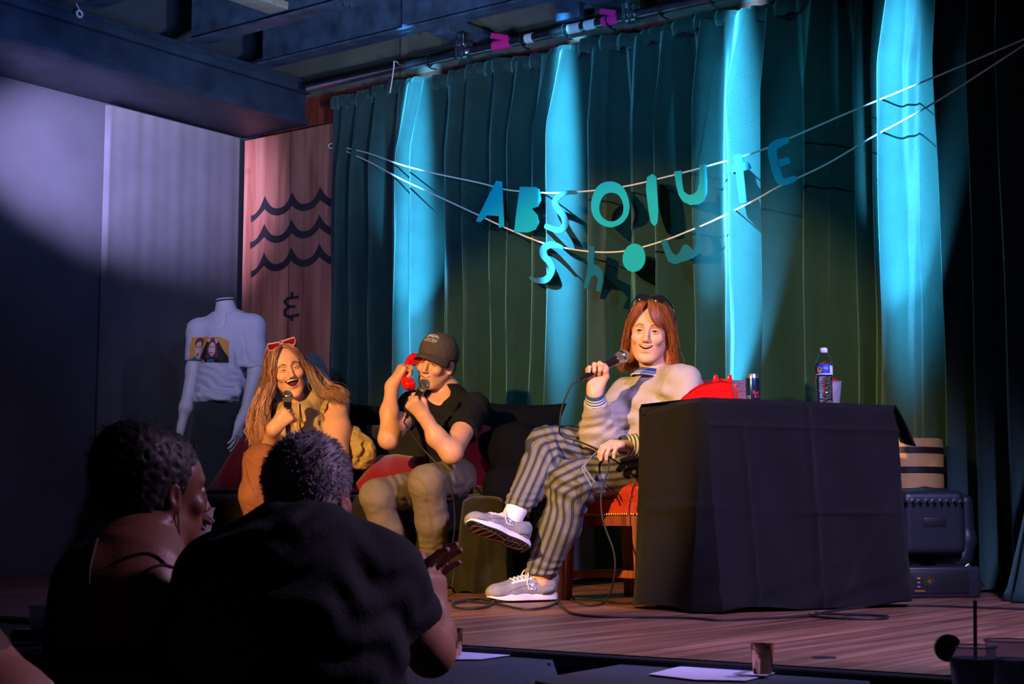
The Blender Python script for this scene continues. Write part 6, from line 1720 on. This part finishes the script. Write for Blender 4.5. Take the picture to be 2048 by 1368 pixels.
# printed picture on the shirt: projected onto the cloth along its front
bpy.context.view_layer.update()
Vs = [Vector(sh['_w']) + v.co for v in sh.data.vertices]; bvh = BVHTree.FromPolygons(Vs, [tuple(p_.vertices) for p_ in sh.data.polygons])
pr_o = P(429, 703, D_); px_ax = Vector((.985, -.17, 0)).normalized(); pr_n = px_ax.cross(Vector((0, 0, 1)))
if pr_n.y > 0: pr_n = -pr_n
def patch(poly, name, mt, lift, res=.006):
    xs = [p_[0] for p_ in poly]; ys = [p_[1] for p_ in poly]; q = MB(); idm = {}
    def inside(x, y):
        c = False; j = len(poly) - 1
        for i in range(len(poly)):
            if (poly[i][1] > y) != (poly[j][1] > y) and x < (poly[j][0] - poly[i][0]) * (y - poly[i][1]) / (poly[j][1] - poly[i][1] + 1e-12) + poly[i][0]: c = not c
            j = i
        return c
    nx = int((max(xs) - min(xs)) / res) + 2; ny = int((max(ys) - min(ys)) / res) + 2
    def vert(i, j):
        if (i, j) in idm: return idm[(i, j)]
        x = min(xs) + i * res; y = min(ys) + j * res
        o_ = pr_o + px_ax * x + Vector((0, 0, 1)) * y + pr_n * .4; h_ = bvh.ray_cast(o_, -pr_n)
        if h_[0] is None: idm[(i, j)] = None; return None
        q.v.append(tuple(h_[0] + pr_n * lift)); idm[(i, j)] = len(q.v) - 1; return idm[(i, j)]
    for i in range(nx):
        for j in range(ny):
            if inside(min(xs) + (i + .5) * res, min(ys) + (j + .5) * res):
                w = [vert(i, j), vert(i + 1, j), vert(i + 1, j + 1), vert(i, j + 1)]
                if None not in w: q.f.append(tuple(w)); q.m.append(0)
    if q.f: return q.build(name, mt, t)
U = lambda l: [((x - 900) * 1.70e-4, -(y - 770) * 1.66e-4) for x, y in l]
E_ = lambda cx, cy, rx, ry: [(cx + rx * cos(a), cy + ry * sin(a)) for a in [2 * pi * i / 20 for i in range(20)]]
patch(U([(250, 330), (1300, 350), (1600, 480), (1600, 1190), (1500, 1230), (230, 1160)]), 'printed_picture', 'print_orange', .0035, .005)
R_ = .0028
patch(U([(240, 1090), (380, 990), (640, 980), (720, 1090), (720, 1150), (240, 1150)]), 'printed_shirt', 'print_blue', .0045, R_)
patch(U(E_(560, 540, 165, 200)), 'printed_hair', 'print_hair', .0045, R_)
patch(U([(440, 560), (520, 480), (620, 480), (665, 600), (650, 900), (600, 1090), (480, 1090), (430, 900)]), 'printed_face', 'print_face', .0055, R_)
patch(U(E_(515, 920, 38, 62)), 'printed_mouth', 'print_lip', .0065, .002)
patch(U([(870, 500), (1280, 500), (1600, 1050), (1590, 1220), (840, 1190), (640, 1010)]), 'printed_jacket', 'print_black', .0045, R_)
patch(U([(950, 480), (1060, 370), (1180, 440), (1250, 700), (1290, 1050), (860, 1050), (900, 700)]), 'printed_hair', 'print_hair', .0052, R_)
patch(U([(860, 500), (900, 420), (1000, 420), (990, 520)]), 'printed_hand', 'print_face', .006, R_); patch(U([(1130, 400), (1230, 440), (1270, 560), (1190, 570)]), 'printed_hand', 'print_face', .006, R_)
patch(U(E_(1080, 770, 118, 235)), 'printed_face', 'print_face', .006, R_)
patch(U([(900, 1100), (1160, 1100), (1140, 1200), (910, 1190)]), 'printed_shirt', 'print_blue', .006, R_)
for cx, cy, rx, ry in ((480, 670, 34, 18), (600, 665, 30, 18), (1020, 690, 40, 16), (1140, 700, 34, 16)): patch(U(E_(cx, cy, rx, ry)), 'printed_eye', 'print_black', .0068, .0016)
patch(U(E_(1070, 885, 55, 20)), 'printed_mouth', 'print_lip', .0068, .0018)

# ================================================================== audience: clapping man
t = thing('person', 'man with short grey hair and dark t-shirt seen from behind, clapping, in the front row', 'person', Vector((-.42, 3.1, -.75)))
hd4 = P(622, 990, 3.12)
H4 = Head(hd4, (.38, 1, .10), (.06, -.05, 1), .93, smile=.2, gap=.002, eye=.4, jaw=1.1)
nk = P(602, 1075, 3.06); LSh, RSh = P(435, 1165, 3.0), P(765, 1165, 3.02)
RE = P(862, 1305, 3.30); RW = P(872, 1238, 3.46)
f = Field(.005); H4.add(f)
f.cone(H4.W((0, -.025, -.05)), nk, .056, .058, .02); f.cone(nk, P(600, 1130, 3.03), .058, .062, .03)
f.chain([P(600, 1200, 3.02), P(600, 1350, 3.0)], [.11, .13], .04)
f.chain([P(600, 1170, 3.02), RSh, P(800, 1230, 3.12), RE, (RE + RW) / 2, RW], [.06, .065, .055, .045, .043, .030], .03)
LE_ = P(500, 1330, 3.35); LWr = P(836, 1240, 3.52)
f.chain([P(600, 1170, 3.02), LSh, LE_, LWr], [.06, .065, .045, .028], .03)
f.at(); fhand(f, RW, frame((-.12, .18, 1), (.80, -.6, 0)), 1.08, side=-1, curl=(22, 30, 20), thumb='side')
fhand(f, LWr + Vector((.01, 0, .0)), frame((.18, .05, 1), (-.85, .5, 0)), 1.08, side=1, curl=(20, 26, 16), thumb='side')
V, Q = f.mesh(); mesh_np('body', V, Q, ['skin_tan', 'lips', 'mouth_dark'], t, matidx=H4.regions(V, Q))
H4.extras(t, 'hair_gray')
f = Field(.007)
f.chain([P(603, 1082, 3.05), P(602, 1110, 3.03), P(598, 1160, 3.0)], [.064, .080, .11], .06, sq=((0, 1, 0), .85)); f.chain([P(598, 1200, 3.0), P(585, 1270, 2.98), P(560, 1400, 2.98), P(560, 1640, 3.0)], [.155, .185, .19, .2], .08, sq=((0, 1, 0), .8))
f.cone(P(590, 1125, 3.03), P(448, 1165, 3.0), .072, .080, .05); f.cone(P(610, 1122, 3.03), P(752, 1158, 3.02), .072, .080, .05)
f.cone(P(444, 1165, 3.0), P(425, 1280, 3.1), .082, .080, .05); f.cone(P(755, 1158, 3.02), P(806, 1236, 3.12), .080, .078, .05)
f.warp(folds(.002, 3, 61)); f.warp(creases(P(700, 1230, 2.9), (.5, 0, 1), .07, .004, .2, 2)); f.warp(creases(P(520, 1090, 2.9), (-.4, 0, 1), .05, .007, .12, 2))
f.cutsphere(P(815, 1252, 3.14), (.35, .3, -.9), .13, .004)
f.cone(P(604, 1015, 3.07), P(604, 1040, 3.06), .078, .074, .01, sub=True)
sdf_obj('tshirt', f, 'tee_dark', t)
f = Field(.005)
for a_, b_, r_ in ((P(545, 1560, 3.0), P(500, 1480, 3.45), .1), (P(590, 1560, 3.0), P(640, 1480, 3.45), .1)): f.cone(a_, b_, .10, .08, .05); f.cone(b_, Vector((b_.x, b_.y + .02, -.68)), .08, .055, .04)
sdf_obj('trousers', f, 'tee_dark', t)
for x_ in (500, 640):
    b0 = P(x_, 1480, 3.47); b0.z = -.69; f = Field(.006); f.cone(b0, b0 + Vector((0, .17, -.02)), .05, .038, .02); f.half((0, 0, -.744), (0, 0, -1)); sdf_obj('shoe', f, 'shoe_dark', t)
f = Field(.0045).at(H4.R, H4.o, H4.sc); f.ell((0, -.022, .040), (.085, .104, .094), k=.01); f.ell((0, -.050, -.030), (.074, .062, .058), k=.03); f.cone((.072, .012, .0), (.073, .016, -.02), .010, .006, .01); f.cone((-.072, .012, .0), (-.073, .016, -.02), .010, .006, .01)
f.ell((0, .100, -.025), (.085, .090, .105), k=.008, sub=True)
for q_ in (-1, 1): f.ell((q_ * .082, .0, -.022), (.016, .026, .034), k=.008, sub=True)
f.cone((0, -.055, -.04), (0, -.050, -.105), .052, .044, .02); f.half((0, 0, -.120), (0, -.3, -1)); f.at(); f.warp(folds(.0022, 28, 4)); sdf_obj('hair', f, 'hair_gray', t)
def fuzz(name, mt, par, H, n, ln, rad, lay, zmin, seed, ell=((0, -.022, .040), (.085, .104, .094)), back=True):
    rr = random.Random(seed); q = MB(); (cx, cy, cz), (a, b, c) = ell
    while n > 0:
        d = Vector((rr.gauss(0, 1), rr.gauss(0, 1), rr.gauss(0, 1))).normalized()
        p_ = Vector((cx + a * d.x, cy + b * d.y, cz + c * d.z))
        if p_.y > .055 and p_.z < .075: continue
        if p_.z < zmin: continue
        n -= 1; nn = Vector((d.x / a, d.y / b, d.z / c)).normalized(); tdir = (nn + Vector((rr.gauss(0, .5), rr.gauss(0, .5) + lay[1], rr.gauss(0, .5) + lay[2]))).normalized()
        q.tube([H.W(p_ - nn * .003), H.W(p_ + nn * .002 + tdir * ln * .5), H.W(p_ + tdir * ln)], [rad, rad * .8, rad * .2], 3, cap=False)
    return q.build(name, mt, par)
mat('hair_grey_light', (.5, .48, .54), .6)
fuzz('hair_tufts', 'hair_gray', t, H4, 2200, .011, .0010, (0, .2, -.9), -.05, 5)
fuzz('hair_tufts', 'hair_grey_light', t, H4, 1500, .012, .0009, (0, .2, -.9), -.05, 6)

# ================================================================== audience: woman with the updo
t = thing('person', 'woman with a dark puffy updo and bare shoulders seen from behind, raising a cup', 'person', Vector((-.83, 3.25, -.75)))
hd5 = P(322, 985, 3.32)
H5 = Head(hd5, (.80, .62, .02), (.04, .0, 1), .96, smile=.2, gap=.002, eye=.4, jaw=.95)
nk = P(288, 1075, 3.28); LSh, RSh = P(180, 1165, 3.18), P(345, 1190, 3.36)
f = Field(.005); H5.add(f)
f.cone(H5.W((0, -.02, -.05)), nk, .052, .056, .02); f.cone(nk, P(268, 1130, 3.24), .056, .085, .04)
f.chain([P(258, 1150, 3.25), P(245, 1220, 3.22), P(232, 1300, 3.2), P(235, 1450, 3.2)], [.11, .135, .125, .13], .06, sq=((.4, 1, 0), .85))
f.chain([P(262, 1145, 3.24), LSh, P(172, 1270, 3.25), P(165, 1300, 3.45), P(140, 1268, 3.95)], [.075, .060, .045, .040, .026], .04)
RE = P(372, 1250, 3.45); RWr = P(352, 1150, 3.55)
f.chain([P(275, 1150, 3.26), RSh, RE, RWr], [.075, .060, .042, .026], .04)
fhand(f, P(350, 1135, 3.56), frame((.10, .10, 1), (-.95, -.2, 0)), .92, side=-1, curl=(35, 45, 30), thumb='up')
V, Q = f.mesh(); mesh_np('body', V, Q, ['skin_dark', 'lips', 'mouth_dark'], t, matidx=H5.regions(V, Q)); H5.extras(t, 'hair_black')
f = Field(.007); f.chain([P(248, 1262, 3.22), P(238, 1320, 3.2), P(240, 1470, 3.2), P(250, 1700, 3.2)], [.140, .136, .142, .2], .05, sq=((.4, 1, 0), .87)); f.half(P(248, 1235, 3.2), (.1, 0, 1)); f.warp(folds(.003, 5, 2)); sdf_obj('top', f, 'tee_dark', t)
bpy.context.view_layer.update()
for pp in ([(195, 1077), (188, 1100), (178, 1150), (180, 1215)], [(245, 1118), (285, 1107), (310, 1112), (330, 1128)], [(282, 1150), (300, 1138), (325, 1130), (345, 1135)]):
    q = MB(); bb = BVHTree.FromPolygons([tuple(v) for v in V], [tuple(int(i) for i in p_) for p_ in Q]); pts = []
    for x, y in [tuple(v.xy) for v in spline([Vector((x, y, 0)) for x, y in pp], 4)]:
        tgt = P(x, y, 3.6); o_ = Vector((0, 0, EYE)); h_ = bb.ray_cast(o_, (tgt - o_).normalized())
        if h_[0] is not None and h_[0].y < 3.5: pts.append(h_[0] + h_[1] * .0015)
    if len(pts) > 2: q.tube(pts, .0032, 6); q.build('shoulder_strap', 'rubber', t)
f = Field(.005); 
f.ell(P(283, 960, 3.30), (.083, .105, .095), frame((.80, .62, 0), (0, 0, 1)), k=.03); f.ell(P(262, 912, 3.26), (.080, .070, .075), k=.04); f.ell(P(318, 912, 3.32), (.068, .07, .050), k=.04); f.ell(P(288, 1000, 3.30), (.072, .07, .062), k=.03); f.cone(P(275, 1010, 3.28), P(278, 1055, 3.27), .060, .046, .03)
f.at(H5.R, H5.o, H5.sc); f.ell((0, -.02, .042), (.083, .100, .088), k=.02); f.ell((0, .105, -.03), (.085, .085, .105), k=.01, sub=True)
for q_ in (-1, 1): f.ell((q_ * .084, .0, -.018), (.020, .024, .036), k=.008, sub=True)
f.at(); f.warp(folds(.004, 20, 9)); sdf_obj('hair', f, 'hair_black', t)
rr = random.Random(4); q = MB()
for c_, e_ in ((P(262, 912, 3.26), (.080, .070, .075)), (P(318, 912, 3.32), (.068, .07, .050)), (P(283, 960, 3.30), (.088, .088, .095))):
    for k in range(420):
        d = Vector((rr.gauss(0, 1), rr.gauss(0, 1), rr.gauss(0, 1))).normalized()
        if d.z < -.3: continue
        p_ = c_ + Vector((d.x * e_[0], d.y * e_[1], d.z * e_[2])); q.tube([p_, p_ + d * .008 + Vector((rr.gauss(0, .004), rr.gauss(0, .004), rr.gauss(0, .004))), p_ + d * .013 + Vector((rr.gauss(0, .006), rr.gauss(0, .006), rr.gauss(0, .006)))], [.0006, .0005, .0002], 3, cap=False)
q.build('hair_frizz', 'hair_black', t)
ear = H5.W((.082, .0, -.042)); q = MB()
for k in range(11): q.lathe([(0, .0035), (.0026, .002), (.0026, -.002), (0, -.0035)], ear + Vector((.0006 * k, 0, -.0058 * k)), 8)
tag(q.build('drop_earring', 'ring_silver'), 'long beaded silver drop earring of the woman with the updo', 'earring')
cb_ = P(386, 1112, 3.62); 
cup('plastic_cup', 'clear plastic cup raised to her mouth by the woman with the updo', 'cup', cb_, .108, .032, .045, 'clear_plastic', 'cloudy_drink', .8)
# her chair
cc = Vector((-.72, 2.95, -.75)); RCh = frame((.12, 1, 0), (0, 0, 1))
t = thing('banquet_chair', 'dark grey chair back at the bottom left behind the woman with the updo', 'chair', cc)
top = P(105, 1331, 2.86)
rows = []
for i in range(10):
    u = i / 9; z = -.28 + (top.z + .28) * u
    rows.append([Vector((top.x + .004 + .42 * k / 12 + (.02 * (1 - u)), 2.86 - .02 * sin(pi * k / 12) + .05 * (1 - u), z - (.012 + .028 * k / 12) * u - .012 * (1 if k in (0, 12) else 0) * u)) for k in range(13)])
q = MB(); q.grid(rows); q.build('backrest', 'fixture_plastic', t, solid=.025)
q = MB(); q.box(Vector((top.x + .21, 3.10, -.31)), (.42, .42, .05), bev=.02); q.build('seat', 'fixture_plastic', t)
for x in (.02, .40):
    for y in (2.90, 3.29): q = MB(); q.tube([Vector((top.x + x, y, -.75)), Vector((top.x + x, y, -.33))], .012, 8); q.build('leg', 'steel_paint', t)
# ================================================================== audience: bowed head in the corner
t = thing('person', 'person with cropped dark hair and light shirt cut off by the bottom left corner', 'person', P(10, 1500, 2.6))
H6 = Head(P(-62, 1385, 2.6), (.35, 1, -.25), (-.25, .05, 1), .95, smile=0, eye=.3)
f = Field(.006); H6.add(f); f.cone(H6.W((0, -.02, -.06)), P(0, 1440, 2.58), .055, .06, .02); f.cone(P(0, 1450, 2.58), P(0, 1560, 2.6), .10, .14, .05)
V, Q = f.mesh(); mesh_np('body', V, Q, ['skin_tan', 'lips', 'mouth_dark'], t, matidx=H6.regions(V, Q))
f = Field(.006); f.cone(P(-60, 1500, 2.58), P(18, 1438, 2.6), .10, .085, .05); f.chain([P(-30, 1540, 2.6), P(-30, 1680, 2.6)], [.13, .16], .05); f.warp(folds(.004, 6, 2)); sdf_obj('shirt', f, 'grey_shirt', t)
f = Field(.005).at(H6.R, H6.o, H6.sc); f.ell((0, -.022, .040), (.084, .103, .092), k=.01); f.ell((0, -.050, -.030), (.074, .062, .058), k=.03); f.ell((0, .100, -.025), (.085, .090, .105), k=.008, sub=True)
for q_ in (-1, 1): f.ell((q_ * .082, .0, -.022), (.016, .026, .034), k=.008, sub=True)
f.at(); f.warp(folds(.002, 28, 4)); sdf_obj('hair', f, 'hair_short', t)
for o_ in bpy.data.objects:
    if '_w' in o_: del o_['_w']
